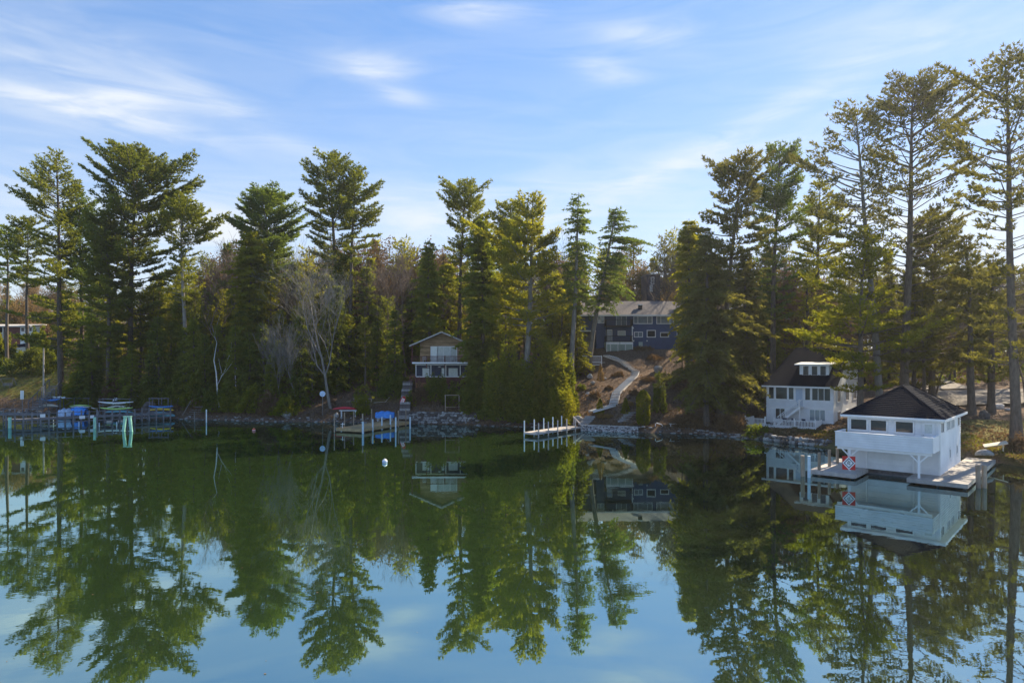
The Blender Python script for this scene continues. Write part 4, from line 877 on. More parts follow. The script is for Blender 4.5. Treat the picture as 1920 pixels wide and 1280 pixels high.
def boat_docks():
    RZ = math.radians(-42)
    r = empty('dock', (28.67, 56.8, 0), RZ, 'grey plank dock wrapping the right side of the white boathouse', 'dock')
    planks(r, 5.0, 8.8, -2.9, 0, .45, MT['deckgrey']); planks(r, 6.66, 8.8, 0.1, 12.7, .45, MT['deckgrey'])
    f = MB(); f.box(5.0, 8.8, -2.96, -2.9, .14, .46); f.box(8.8, 8.87, -2.96, 12.7, .14, .46); f.box(4.94, 5.0, -2.96, -.1, .14, .46); f.build('edge_beam', MT['deckgrey'], r)
    f = MB()
    for y in np.arange(-2.5, 12.5, 2.4):
        for x in (6.9, 8.6): f.box(x - .09, x + .09, y - .09, y + .09, -1.5, .38)
    f.build('footing', MT['darkwood'], r)
    r2 = empty('dock', (28.67, 56.8, 0), RZ, 'small sunlit plank dock at the left corner of the white boathouse', 'dock')
    planks(r2, -1.8, 1.5, -3.9, -.1, .45, MT['deckpale']); planks(r2, -1.8, -.1, .0, 4.2, .45, MT['deckpale'])
    f = MB(); f.box(-1.8, 1.5, -3.96, -3.9, .12, .46); f.box(-1.87, -1.8, -3.96, 4.2, .12, .46); f.box(1.5, 1.56, -3.9, -.1, .12, .46); f.build('edge_beam', MT['deckpale'], r2)
    f = MB()
    for x, y in ((-1.5, -3.4), (1.2, -3.4), (-1.5, 0), (-1.5, 3.6)): f.box(x - .09, x + .09, y - .09, y + .09, -1.5, .38)
    f.build('footing', MT['darkwood'], r2)
    for px, Y, zt, m, l in ((1536, 54.9, 1.9, 'piling', 'square grey piling at the front corner of the small sunlit dock'), (1555, 56.6, 1.9, 'piling', 'brown piling, middle of the small sunlit dock edge'), (1570, 58.4, 1.75, 'piling', 'brown piling, rearmost on the small sunlit dock edge'),
                         (1517, 54.0, 1.75, 'sleeve', 'thin pale piling standing free left of the small sunlit dock'), (1505, 54.6, 1.7, 'piling', 'thick green stained piling, leftmost near the boathouse')):
        o = MB().tube([(0, 0, -1.5), (0, 0, zt)], .13 if px > 1510 else .17, 8).build('piling', MT[m], None, (wx(px, Y), Y, 0)); tag(o, l, 'piling')
    for px, dx, l in ((1836, .14, 'thick leaning green timber pile right of the boathouse dock, left one of two'), (1846, .22, 'thick leaning green timber pile right of the boathouse dock, right one of two')):
        o = MB().tube([(0, 0, -1.5), (dx, .35, 1.65)], .17, 8).build('pile', MT['piling'], None, (wx(px, 49.6), 49.6, 0)); tag(o, l, 'piling')
    # hazard sign on the left balcony post
    s = empty('warning_sign', (wx(1591.5, 52.6), 52.6, 1.4), math.radians(-18), 'square red sign with white diamond on the left balcony post of the boathouse', 'sign')
    MB().box(-.47, .47, -.02, .02, -.53, .53).build('panel', MT['red'], s)
    d = MB(); y = -.026
    def ring(a, b, y0):
        q = [(0, b * 1.12), (b, 0), (0, -b * 1.12), (-b, 0)]; p = [(0, a * 1.12), (a, 0), (0, -a * 1.12), (-a, 0)]
        for i in range(4):
            j = (i + 1) % 4; d.poly([(q[i][0], y0, q[i][1]), (q[j][0], y0, q[j][1]), (p[j][0], y0, p[j][1]), (p[i][0], y0, p[i][1])])
    ring(.37, .47, y); ring(0, .29, y); d.build('white_diamond', MT['white_trim'], s)
    d = MB(); ring(.29, .37, y); d.build('dark_diamond', MT['navy'], s)
    d = MB()
    for a, b, c, e in ((-.12, -.1, -.02, .08), (.0, -.14, .1, .0), (-.02, .04, .12, .14), (-.08, .12, .02, .2)): d.box(a, c, y - .008, y - .002, b, e)
    d.build('mark', MT['stone'], s)
boat_docks()

def white_house():
    r = empty('house', (32.89, 86.19, 0), math.radians(-40), 'white two storey house with steep black roof, dormer and outside stair', 'house')
    WH = MT['white']; Wd, Dp, ze, zr = 8.07, 15.0, 6.15, 11.0
    MB().box(0, Wd, 0, Dp, .2, ze).build('wall', WH, r)
    F, R = ('F', 0), ('R', Wd)
    laps(r, F, 0, Wd, 3.48, 4.28, WH, .2, [(3.6, 4.55, 3, 6)]); laps(r, F, 0, Wd, 1.2, 3.34, WH, .2, [(1.08, 2.42, 1.7, 3.3), (5.23, 7.22, 1.7, 3.34)])
    MB().box(-.02, Wd + .02, -.06, -.001, 3.35, 3.47).build('belt_board', MT['white_trim'], r)
    g = MB(); t = .02                                              # right gable
    g.poly([(Wd + t, 0, ze), (Wd + t, Dp, ze), (Wd + t, 7, zr - .15)]); g.poly([(Wd - .3, 0, ze), (Wd - .3, 7, zr - .15), (Wd - .3, Dp, ze)]); g.build('gable', WH, r)
    rf = MB(); o = .45
    A, B = (-o, -o, ze - .1), (Wd + o, -o, ze - .1); C_, D_ = (Wd + o, Dp + o, ze - .1), (-o, Dp + o, ze - .1); P, Q = (1.5, 7, zr), (Wd + o, 7, zr)
    rf.poly([A, B, Q, P]); rf.poly([D_, A, P]); rf.poly([C_, D_, P, Q]); k = .14
    lo = lambda p: (p[0], p[1], p[2] - k)
    rf.poly([lo(A), lo(P), lo(Q), lo(B)]); rf.poly([lo(C_), lo(Q), lo(P), lo(D_)]); rf.poly([B, lo(B), lo(Q), Q]); rf.poly([Q, lo(Q), lo(C_), C_]); rf.poly([A, lo(A), lo(B), B]); rf.poly([D_, lo(D_), lo(A), A])
    ro = rf.build('roof', MT['shingle'], r)
    MB().box(-o, Wd + o, -o - .05, -o - .003, ze - .26, ze - .08).build('fascia', MT['white_trim'], r)
    # dormer
    d = MB(); x0, x1, yf, z0, z1 = 3.6, 7.1, 1.7, 7.1, 8.75
    d.poly([(x0, yf, z0), (x1, yf, z0), (x1, yf, z1), (x0, yf, z1)]); d.poly([(x0, yf, z0), (x0, yf, z1), (x0, 4.2, z1)]); d.poly([(x1, yf, z0), (x1, 4.2, z1), (x1, yf, z1)])
    do = d.build('dormer', WH, r)
    MB().slab([(x0 - .5, yf - .5, z1 + .08), (x1 + .5, yf - .5, z1 + .08), (x1 + .5, 4.6, z1 + .35), (x0 - .5, 4.6, z1 + .35)], .14).build('dormer_roof', MT['white_trim'], do)
    for a in (4.15, 5.2, 6.2): window(do, ('F', yf), a - .1, a + .55, 7.45, 8.55)
    for a, b, n in ((.34, .95, 1), (1.22, 2.6, 1), (2.82, 3.4, 1), (4.8, 5.37, 1), (5.62, 7.7, 3)): window(r, F, a, b, 4.4, 5.85, n)
    window(r, F, 1.2, 2.3, 1.9, 3.15, 2); window(r, F, 5.35, 7.1, 1.9, 3.2, 3, gm='glass_pale')
    for a in (1.6, 5.6, 9.4, 12.2):
        window(r, R, a, a + 1.4, 4.2, 5.6, 2); window(r, R, a, a + 1.4, 1.6, 2.9, 2)
    dd = MB().box(3.68, 4.46, -.05, -.002, 3.6, 5.75).build('door', MT['door_blue'], r); MB().box(3.76, 3.82, -.1, -.051, 4.6, 4.68).build('door_knob', MT['metal'], dd)
    # outside stair
    st = empty('stair', (0, 0, 0), 0); st.parent = r
    n = 12; xa, za, xb, zb = 4.3, 3.55, 1.9, 1.35
    for i in range(n):
        t = i / (n - 1); x = xa + (xb - xa) * t; z = za + (zb - za) * t
        MB().box(x - .12, x + .14, -1.35, -.35, z - .05, z).build('tread', MT['white_trim'], st)
    q = MB()
    for y in (-1.4, -.32):
        q.bar((xa + .2, y, za - .05), (xb - .1, y, zb - .2), .06, .24); q.bar((xa + .2, y, za + .9), (xb - .1, y, zb + .8), .07)
        for i in range(10):
            t = i / 9; x = xa + .1 + (xb - xa) * t; z = za + (zb - za) * t; q.box(x - .02, x + .02, y - .02, y + .02, z - .1, z + .88)
    q.box(3.5, 4.6, -1.42, -.08, 3.47, 3.55); q.box(4.5, 4.58, -1.42, -1.34, .8, 4.5); q.build('stair_rail', MT['white_trim'], st)
    # deck with picket fence
    dk = MB(); dk.box(-1.6, 6.8, -3.1, -.08, 1.02, 1.2); dk.box(-1.6, 6.8, -3.12, -3.0, .2, 1.06); dk.box(6.7, 6.82, -3.1, -.08, .2, 1.06); dk.build('deck', MT['white_trim'], r)
    pk = MB()
    for x in list(np.arange(-1.6, .9, .17)) + list(np.arange(2.0, 6.8, .17)): pk.box(x - .035, x + .035, -3.05, -3.02, 1.2, 2.05)
    for y in np.arange(-3.0, -.1, .17): pk.box(6.74, 6.77, y - .035, y + .035, 1.2, 2.05); pk.box(-1.6, -1.57, y - .035, y + .035, 1.2, 2.05)
    tag(pk.build('pickets', MT['white_trim'], r), kind='stuff')
    for a, b in ((-1.6, .9), (2.0, 6.8)):
        q = MB(); q.box(a, b, -3.06, -3.0, 1.95, 2.0); q.box(a, b, -3.06, -3.0, 1.3, 1.35); q.build('rail', MT['white_trim'], r)
    for x in (-1.6, .9, 2.0, 4.4, 6.8): MB().box(x - .07, x + .07, -3.1, -2.96, 1.0, 2.3).build('fence_post', MT['white_trim'], r)
    for i in range(3): MB().box(.95, 1.95, -3.1 - .28 * (i + 1), -3.1 - .28 * i, .2, 1.02 - .2 * i).build('step', MT['white_trim'], r)
    for x in (2.9, 3.9, 5.0):
        t = empty('deck_chair', (32.89, 86.19, 1.2)); t.parent = None
        t.location = Matrix.Rotation(math.radians(-40), 4, 'Z') @ Vector((x, -1.9, 0)) + Vector((32.89, 86.19, 1.2)); t.rotation_euler = (0, 0, math.radians(-40 + random.uniform(-20, 20)))
        tag(t, 'dark patio chair behind the white picket fence, ' + {2.9: 'nearest the stair foot', 3.9: 'middle one', 5.0: 'right one'}[x], 'chair', 'patio chairs on the white deck')
        MB().box(-.25, .25, -.25, .25, .4, .45).build('seat', MT['navy'], t); MB().box(-.25, .25, .22, .27, .45, .95).build('backrest', MT['navy'], t)
        for a in (-.22, .22):
            for b in (-.22, .22): MB().box(a - .02, a + .02, b - .02, b + .02, 0, .4).build('leg', MT['navy'], t)
white_house()

def blue_house():
    Y0 = 115.0; k = Y0 / FPX
    r = empty('house', (wx(1118, Y0), Y0, 0), 0, 'dark blue two storey house on the hill with grey brown roof and stacked porches', 'house')
    X = lambda p: (p - 1118) * k
    Z = lambda y: HC - (y - YH) * k
    MB().box(0, X(1300), 0, 9, 5.0, Z(592)).build('wall', MT['blue'], r)
    w = MB(); w.box(X(1040), -.01, .6, 9, Z(620), Z(592)); w.build('wing_wall', MT['blue'], r)
    MB().box(X(1036), X(1132), .4, .58, Z(621.5), Z(619)).build('band_board', MT['white_trim'], r)
    MB().box(X(1045), -.02, 2.5, 9, 5.0, Z(620) - .01).build('basement_wall', MT['darkwood'], r)
    o = .8; x0, x1 = X(1034), X(1306); ze = Z(591); zr = 19.7
    rf = MB(); rf.slab([(x0, -o, ze), (x1, -o, ze), (x1, 4.5, zr), (x0, 4.5, zr)], .14); rf.slab([(x0, 4.5, zr), (x1, 4.5, zr), (x1, 9.8, ze), (x0, 9.8, ze)], .14)
    ro = rf.build('roof', MT['shingle_brown'], r)
    MB().box(x0, x1, -o - .05, -o - .002, ze - .2, ze + .02).build('gutter', MT['white_trim'], r)
    c = MB(); c.box(X(1200), X(1207), 1.2, 1.8, 17.3, 18.7); c.build('roof_vent', MT['black'], ro); MB().box(X(1199), X(1208), 1.1, 1.9, 18.7, 18.85).build('vent_cap', MT['white_trim'], ro)
    F = ('F', 0)
    window(r, F, X(1189), X(1222), Z(606), Z(593.5), 3, gm='glass_pale', splits=[X(1196), X(1214)], fw=.12); window(r, F, X(1232), X(1262), Z(606), Z(593.5), 3, splits=[X(1239), X(1256)], gm='glass_pale', fw=.12); window(r, F, X(1270), X(1292), Z(606), Z(593.5), 2, fw=.12)
    window(r, F, X(1121), X(1132), Z(605), Z(593), 2, gm='glass_pale'); window(r, ('F', .6), X(1060), X(1085), Z(606), Z(594), 2)
    window(r, F, X(1190), X(1204), Z(631), Z(623), 2, gm='glass_pale', fw=.12); window(r, F, X(1214), X(1228), Z(631), Z(620), 1, gm='glass', fw=.14); window(r, F, X(1239), X(1253), Z(631), Z(624), 1, fw=.12); window(r, F, X(1270), X(1284), Z(631), Z(623), 1, fw=.12)
    # porches
    p = MB(); a, b = X(1133), X(1182)
    p.box(a, b, -2.5, -.01, Z(612.5), Z(611)); p.box(a, b, -2.5, -.01, Z(641.5), Z(640))
    p.build('porch_floor', MT['black'], r)
    for zb, zt in ((Z(611), Z(600)), (Z(640), Z(630))):
        q = MB(); q.box(a, b, -2.52, -2.44, zt - .08, zt); q.box(a, a + .08, -2.44, -.01, zt - .08, zt); q.box(b - .08, b, -2.44, -.01, zt - .08, zt)
        for x in np.arange(a, b, .16): q.box(x, x + .03, -2.5, -2.46, zb, zt - .08)
        for y in np.arange(-2.4, -.1, .16): q.box(a + .02, a + .05, y, y + .03, zb, zt - .08); q.box(b - .05, b - .02, y, y + .03, zb, zt - .08)
        q.build('railing', MT['black'], r)
    for x in (a + .06, X(1181)):
        MB().box(x - .07, x + .07, -2.44, -2.3, Z(640), Z(612.5)).build('post', MT['white_trim'] if x > a + 1 else MT['black'], r)
    s = window(r, F, X(1156), X(1174), Z(611), Z(593), 2, gm='glass_pale', name='sliding_door'); window(r, F, X(1137), X(1147), Z(640), Z(619), 1, 2, gm='glass_pale', name='door'); window(r, F, X(1159), X(1172), Z(629), Z(621), 1, gm='curtain')
    lt = MB(); lt.box(a, b, -2.5, -2.42, Z(666), Z(641.6)); lt.box(a, a + .1, -2.42, -.05, Z(666), Z(641.6)); lt.box(b - .1, b, -2.42, -.05, Z(666), Z(641.6)); lo = lt.build('lattice_skirt', MT['lattice'], r)
    fr = MB()
    for x in (a, a + (b - a) * .14, a + (b - a) * .42, a + (b - a) * .7, b - .14): fr.box(x, x + .13, -2.56, -2.5, Z(666), Z(646))
    fr.box(a, X(1157), -2.56, -2.5, Z(646), Z(641.6)); fr.box(X(1158.5), b, -2.56, -2.5, Z(646), Z(641.6)); fr.box(a, b, -2.56, -2.5, Z(667), Z(665.5)); fr.build('skirt_frame', MT['white_trim'], r)
    la = MB()
    for i in range(46):
        x = a + .2 + i * (b - a - .4) / 46
        for q in (-1, 1):
            p0 = Vector((x, -2.52, Z(665))); p1 = Vector((min(max(x + q * 1.7, a), b), -2.52, Z(646))); la.bar(p0, p1, .02, .03)
    tag(la.build('lattice_strips', MT['lattice'], r), kind='stuff')
    MB().box(X(1197), X(1204), -.5, -.05, Z(656), Z(641)).build('utility_cabinet', MT['lattice'], r); MB().box(X(1195), X(1206), -.9, .0, Z(659), Z(656)).build('concrete_pad', MT['concrete'], r)
    for px, py in ((1186, 616), (1187, 640), (1212, 640), (1148, 593)): MB().box(X(px), X(px) + .18, -.16, -.02, Z(py), Z(py) + .22).build('wall_lamp', MT['white_trim'], r)
    # tall narrow house behind
    Y1 = 138.0; k1 = Y1 / FPX; t = empty('tower_house', (wx(1222, Y1), Y1, 0), 0, 'dark narrow building with tall window rising behind the blue house roof', 'house')
    zz = lambda y: HC - (y - YH) * k1
    MB().box(-9 * k1, 16 * k1, 0, 6, 10, zz(514)).build('wall', MT['navy'], t); MB().slab([(-10 * k1, -.4, zz(514)), (17 * k1, -.4, zz(514)), (17 * k1, 6.4, zz(512)), (-10 * k1, 6.4, zz(512))], .2).build('roof', MT['grey_roof'], t)
    window(t, F, -1 * k1, 4 * k1, zz(532), zz(520), 1, 2, gm='glass_pale'); window(t, F, -3 * k1, 1 * k1, zz(546), zz(535), 1, gm='curtain')
blue_house()

def cottage():
    Y0 = 104.0; k = Y0 / FPX; r = empty('cottage', (wx(829, Y0), Y0, 0), 0, 'weathered brown board cottage with gable roof, balcony and screened porch', 'cottage')
    X = lambda p: (p - 829) * k
    Z = lambda y: HC - (y - YH) * k
    MB().box(X(780), X(878), .12, 9, 4.6, Z(681)).build('lower_wall', MT['navy'], r)
    MB().box(X(779), X(879), 0, .1, 4.8, Z(706) - .01).build('porch_skirt', MT['redbrown'], r)
    MB().box(X(780), X(812), -.1, -.002, Z(727), Z(717)).build('brown_panel', MT['tanpanel'], r)
    f = MB()
    for y in (683.5, 706): f.box(X(779), X(879), -.06, .02, Z(y) - .07, Z(y) + .07)
    for p in (780, 808, 836, 863, 878): f.box(X(p) - .055, X(p) + .055, -.05, .01, Z(706) + .07, Z(683.5) - .07)
    sf = f.build('porch_screen', MT['white_trim'], r)
    for a, b in ((792, 805), (828, 833), (841, 858)): MB().box(X(a), X(b), .08, .115, Z(705), Z(690)).build('curtain', MT['curtain'], sf)
    for p in (801, 822): MB().box(X(p), X(p + 4), .02, .2, Z(688), Z(687)).build('porch_lamp', MT['metal'], r)
    # upper storey as boards
    zf = Z(679); hw = X(872); ap = 13.35; 
    def zroof(x): return Z(622) - abs(x) * (Z(622) - Z(648)) / 5.0
    w = MB(); w.poly([(-hw, 1.0, zf), (hw, 1.0, zf), (hw, 1.0, zroof(hw) - .15), (0, 1.0, zroof(0) - .15), (-hw, 1.0, zroof(hw) - .15)])
    w.poly([(-hw, 1.0, zf), (-hw, 1.0, zroof(hw) - .15), (-hw, 9, zroof(hw) - .15), (-hw, 9, zf)]); w.poly([(hw, 1.0, zf), (hw, 9, zf), (hw, 9, zroof(hw) - .15), (hw, 1.0, zroof(hw) - .15)]); w.build('upper_wall', MT['logs'], r)
    z = zf + .05; i = 0
    while z < zroof(0) - .35:
        h = .24; top = z + h; xm = hw if top < zroof(hw) - .15 else max(.2, (Z(622) - .15 - top) * 5.0 / (Z(622) - Z(648)))
        xs = sorted([-xm] + [random.uniform(-xm, xm) for _ in range(2 if xm > 1.5 else 0)] + [xm])
        for a, b in zip(xs[:-1], xs[1:]):
            segs = [(a, b)]
            if z < Z(648) : 
                dl, dr = X(804.5), X(857)
                segs = [(p, q) for p, q in ((a, min(b, dl)), (max(a, dr), b)) if q - p > .05]
            for p, q in segs:
                o_ = random.uniform(.0, .03); MB().box(p + .008, q - .008, .93 - o_, .985, z, z + h - .02).build('board', MT['logs'], r)
        z += h
    ro = MB(); yf, yb = -.9, 9.5
    L_, R_, T_ = X(769), -X(769), Z(622)
    ro.slab([(L_, yf, Z(648)), (0, yf, T_), (0, yb, T_), (L_, yb, Z(648))], .1); ro.slab([(0, yf, T_), (R_, yf, Z(648)), (R_, yb, Z(648)), (0, yb, T_)], .1)
    rr = ro.build('roof', MT['grey_roof'], r)
    b = MB(); b.bar((L_, yf - .03, Z(648) - .06), (0, yf - .03, T_ - .06), .06, .2); b.bar((0, yf - .035, T_ - .06), (R_, yf - .035, Z(648) - .06), .06, .2); b.build('barge_board', MT['concrete'], rr)
    window(r, ('F', .99), X(807), X(818), zf + .05, Z(650), 1, gm='kwhite', fw=.1, name='door'); window(r, ('F', .99), X(819.5), X(842), zf + .05, Z(650), 2, gm='curtain', fw=.1, name='sliding_door'); window(r, ('F', .99), X(844), X(855), zf + .05, Z(650), 1, gm='curtain', fw=.1)
    q = MB(); q.box(X(773), X(882), -1.3, 1.0, Z(681.3), zf - .02); q.build('balcony_floor', MT['redbrown'], r)
    MB().box(X(775), X(880), -1.36, -1.3, Z(681.5), zf + .03).build('balcony_fascia', MT['white_trim'], r)
    q = MB(); q.box(X(773), X(882), -1.3, -1.22, Z(668.5), Z(667.5)); q.box(X(773), X(774), -1.22, 1, Z(668.5), Z(667.5))
    for x in np.arange(X(773), X(882), .17): q.box(x, x + .05, -1.28, -1.24, zf, Z(668.5))
    for p in (773, 801, 835, 881): q.box(X(p), X(p) + .12, -1.3, -1.18, Z(690) if p != 773 else zf, Z(666.5))
    q.build('balcony_railing', MT['redbrown'], r)
    for p in (774, 880): MB().box(X(p), X(p) + .14, -1.2, -1.05, zf, zroof(X(p)) - .1).build('balcony_post', MT['redbrown'], r)
    for p, l in ((797, 'white plastic chair at the left end of the cottage balcony'), (850, 'white plastic chair at the right of the cottage balcony')):
        t = empty('plastic_chair', (wx(829, Y0) + X(p), Y0 - .5, zf), .3, l, 'chair')
        MB().box(-.25, .25, -.25, .25, .38, .43).build('seat', MT['white_trim'], t)
        bk = MB(); bk.box(-.25, -.19, .2, .25, .43, .9); bk.box(.19, .25, .2, .25, .43, .9); bk.box(-.25, .25, .2, .25, .84, .92); bk.box(-.05, .05, .2, .24, .43, .84); bk.build('backrest', MT['white_trim'], t)
        for a in (-.22, .22):
            for c in (-.22, .22): MB().box(a - .025, a + .025, c - .025, c + .025, 0, .38).build('leg', MT['white_trim'], t)
    # stone steps beside
    st = empty('stone_steps', (wx(762, 104), 104, 0), 0, 'dark stone steps climbing from the brown dock to the cottage', 'steps')
    n = 17
    for i in range(n):
        t = i / (n - 1); y = 96.7 + 7.2 * t; x = wx(758, 97) + (wx(765, 104) - wx(758, 97)) * t; z = 1.25 + 4.7 * t
        o = MB().box(-.75, .75, -.28, .28, -.5, 0).build('step', MT['stone_dark'] if i % 3 else MT['stone'], st, (x - wx(762, 104) + random.uniform(-.05, .05), y - 104, z))
    rl = MB(); p0 = (wx(770, 103) - wx(762, 104), -1.2, 5.2)
    for dx in (0, .7, 1.3): rl.box(p0[0] + dx, p0[0] + dx + .12, -1.2, -1.08, 4.7, 6.9 - dx * .2)
    rl.bar((p0[0], -1.15, 6.8), (p0[0] + 1.6, -1.15, 6.4), .1); rl.build('newel_rail', MT['redbrown'], st)
cottage()

def rock_mesh(seed, n=1):
    rng = np.random.default_rng(seed); import bmesh
    bm = bmesh.new(); bmesh.ops.create_icosphere(bm, subdivisions=n, radius=.5)
    ph = rng.uniform(0, 6, 6)
    for v in bm.verts:
        c = v.co; f = 1 + .16 * math.sin(c.x * 6 + ph[0]) + .14 * math.sin(c.y * 7 + ph[1]) + .12 * math.sin(c.z * 6 + ph[2]) + rng.uniform(-.07, .07); v.co = c * f
    me = bpy.data.meshes.new('rock'); bm.to_mesh(me); bm.free(); return me
ROCKS = {}
def rock(i, mat, n=1):
    k = (i, mat, n)
    if k not in ROCKS:
        m = rock_mesh(i, n); m.materials.append(MT[mat]); ROCKS[k] = m
    return ROCKS[k]
def stone_wall():
    ax, ay, bx, by = wx(763, 97), 97.0, wx(892, 95.4), 95.4; L = math.hypot(bx - ax, by - ay); rz = math.atan2(by - ay, bx - ax)
    r = empty('stone_wall', (ax, ay, 0), rz, 'grey fieldstone retaining wall at the waterline below the cottage', 'wall')
    MB().box(0, L, .2, .8, -.8, 1.7).build('wall_core', MT['stone_dark'], r)
    z = -.25
    while z < 1.7:
        x = random.uniform(-.2, 0)
        h = random.uniform(.3, .42)
        while x < L:
            w = random.uniform(.35, .75); m = random.choice(['stone', 'stone', 'stone_pale', 'stone_dark', 'stone_dark'])
            o = link('stone', rock(random.randrange(6), m), r, (x + w / 2, .12 + random.uniform(-.04, .06), z + h / 2)); o.scale = (w * 1.05, .5, h * 1.1); o.rotation_euler = (random.uniform(-.1, .1), random.uniform(-.25, .25), 0)
            x += w
        z += h
stone_wall()
def joined_rocks(name, pts, mats, parent=None):
    """pts: (x,y,z,sx,sy,sz) -> one mesh"""
    base = rock_mesh(5, 1); bv = np.array([v.co[:] for v in base.vertices]); bf = np.array([p.vertices[:] for p in base.polygons]); V = []; F = []; mi = []
    for i, (x, y, z, sx, sy, sz) in enumerate(pts):
        a = random.uniform(0, 6.28); c, s = math.cos(a), math.sin(a); q = bv * np.array([sx, sy, sz]); q = np.stack([q[:, 0] * c - q[:, 1] * s, q[:, 0] * s + q[:, 1] * c, q[:, 2]], 1) + np.array([x, y, z])
        F.append(bf + len(bv) * i); V.append(q); mi += [random.randrange(len(mats))] * len(bf)
    return link(name, np_mesh(name, np.concatenate(V), np.concatenate(F), [MT[m] for m in mats], midx=mi), parent)
def cobble_wall():
    ax, ay, bx, by = wx(1089, 88.6), 88.6, wx(1196, 86), 86.0; pts = []
    r = empty('cobble_wall', (0, 0, 0), 0, 'low cobblestone wall with pale capped terrace at the water below the path', 'wall')
    for i in range(420):
        t = random.random(); h = random.random(); w = random.uniform(.2, .42)
        pts.append((ax + (bx - ax) * t, ay + (by - ay) * t - .1 - (1 - h) * .55, -.15 + h * .75, w, w, w * .8))
    tag(joined_rocks('cobbles', pts, ['stone', 'stone_dark', 'stone_pale'], r), kind='stuff')
    n = 14
    for i in range(n):
        t0, t1 = i / n, (i + 1) / n; p = lambda t, d: (ax + (bx - ax) * t, ay + (by - ay) * t + d, .74)
        MB().slab([p(t0 + .002, 0), p(t1 - .002, 0), p(t1 - .002, 2.2), p(t0 + .002, 2.2)], .12).build('paving_slab', MT['concrete'], r)
cobble_wall()
# shore rocks
def shore_rocks():
    pts = []
    for px in np.arange(-30, 1560, 4.0):
        if 762 < px < 892 or 1086 < px < 1198: continue
        for _ in range(2 if px < 1300 else 3):
            p = px + random.uniform(-4, 4); X0 = wx(p, 100)
            for _i in range(3): X0 = wx(p, float(shore(X0)))
            Y = float(shore(X0)) + random.uniform(-.25, .7); w = random.uniform(.15, .62) ; pts.append((X0, Y, gz(X0, Y) + w * .05, w, w, w * .55))
    tag(joined_rocks('shore_rocks', pts, ['stone', 'stone_dark', 'stone_dark', 'stone']), 'broken stones lining the foot of the bank at the waterline', 'rocks', kind='stuff')
    B = [(255, 112.5, 1.9, 1.3, 3.4, 'stone', 'tall pale blue grey boulder leaning out of the bank above the kayaks'), (281, 108, 2.1, 1.6, 2.2, 'stone_dark', 'rounded dark grey boulder behind the blue and yellow kayaks'),
         (337, 109.5, 1.2, 1.0, 1.3, 'stone_pale', 'pale angular boulder on the bank left of the big olive shrub'), (312, 109, .7, .7, 1.5, 'stone', 'upright pointed stone between the dark boulder and the pale one'),
         (185, 111.5, 1.1, 1.0, 1.0, 'stone', 'grey boulder left of the white kayaks'), (536, 100.8, 1.6, 1.2, 1.0, 'stone', 'grey boulder at the waterline left of the dish'), (632, 100.2, .5, .5, .9, 'stone_pale', 'small upright stone under the red canoe'),
         (1414, 81.6, .75, .7, .75, 'stone_pale', 'round white boulder on the bank left of the white deck'), (1443, 76.4, .5, .5, .5, 'stone_pale', 'small white round stone on the low wall before the white house'),
         (1105, 104, 1.0, .7, .8, 'stone_pale', 'pale rock at the foot of the curved spruce'), (1112, 101, .8, .6, .5, 'stone_pale', 'small pale rock below the curved spruce, right of the larger one'), (1102, 97, .7, .5, .5, 'stone_pale', 'small pale rock on the dark slope left of the path'),
         (1132, 102.5, 1.0, .5, .4, 'stone_pale', 'flat pale rock beside the slender orange tree'), (1234, 104, 1.7, 1.2, 1.1, 'stone', 'large brown grey boulder on the slope right of the path bend'), (1236, 96, 1.2, 1.0, 1.2, 'stone', 'grey boulder above the shaggy shrub right of the path'),
         (1084, 90.5, 1.6, 1.1, .8, 'stone', 'grey boulder beside the lower steps at the golden bush'), (1871, 84.5, 2.2, 1.0, .7, 'stone_pale', 'long white rock beside the driveway trees'), (1893, 83, 1.3, .8, .5, 'stone_pale', 'small white rock right of the long white rock'),
         (1846, 76, 1.2, 1.0, 1.3, 'stone_dark', 'dark stump like boulder below the driveway trees'), (1094, 112, 1.2, .8, .5, 'stone_pale', 'flat pale rock below the landing rail'), (1484, 74.8, .6, .4, .45, 'stone_pale', 'square white block on the low wall before the white house')]
    for i, (px, Y, a, b, c, m, l) in enumerate(B):
        X0 = wx(px, Y); o = link('boulder', rock(20 + i, m, 2), None, (X0, Y, gz(X0, Y) + c * .3)); o.scale = (a, b, c); o.rotation_euler = (0, .25 if i == 0 else 0, random.uniform(-.4, .4)); tag(o, l, 'boulder')
    # low rubble wall before the white house
    r = empty('rubble_wall', (0, 0, 0), 0, 'low rough stone wall along the water before the white house', 'wall')
    for px in np.arange(1436, 1560, 6):
        for j in range(2):
            p = px + random.uniform(-2, 2); Y = 73.0
            X0 = wx(p, Y)
            for _i in range(4): Y = float(shore(X0)) + .2; X0 = wx(p, Y)
            o = link('stone', rock(random.randrange(6), random.choice(['stone', 'stone_pale', 'stone_dark'])), r, (X0, Y + random.uniform(-.1, .1), .18 + j * .42)); o.scale = (random.uniform(.5, .8), .6, .5)
shore_rocks()

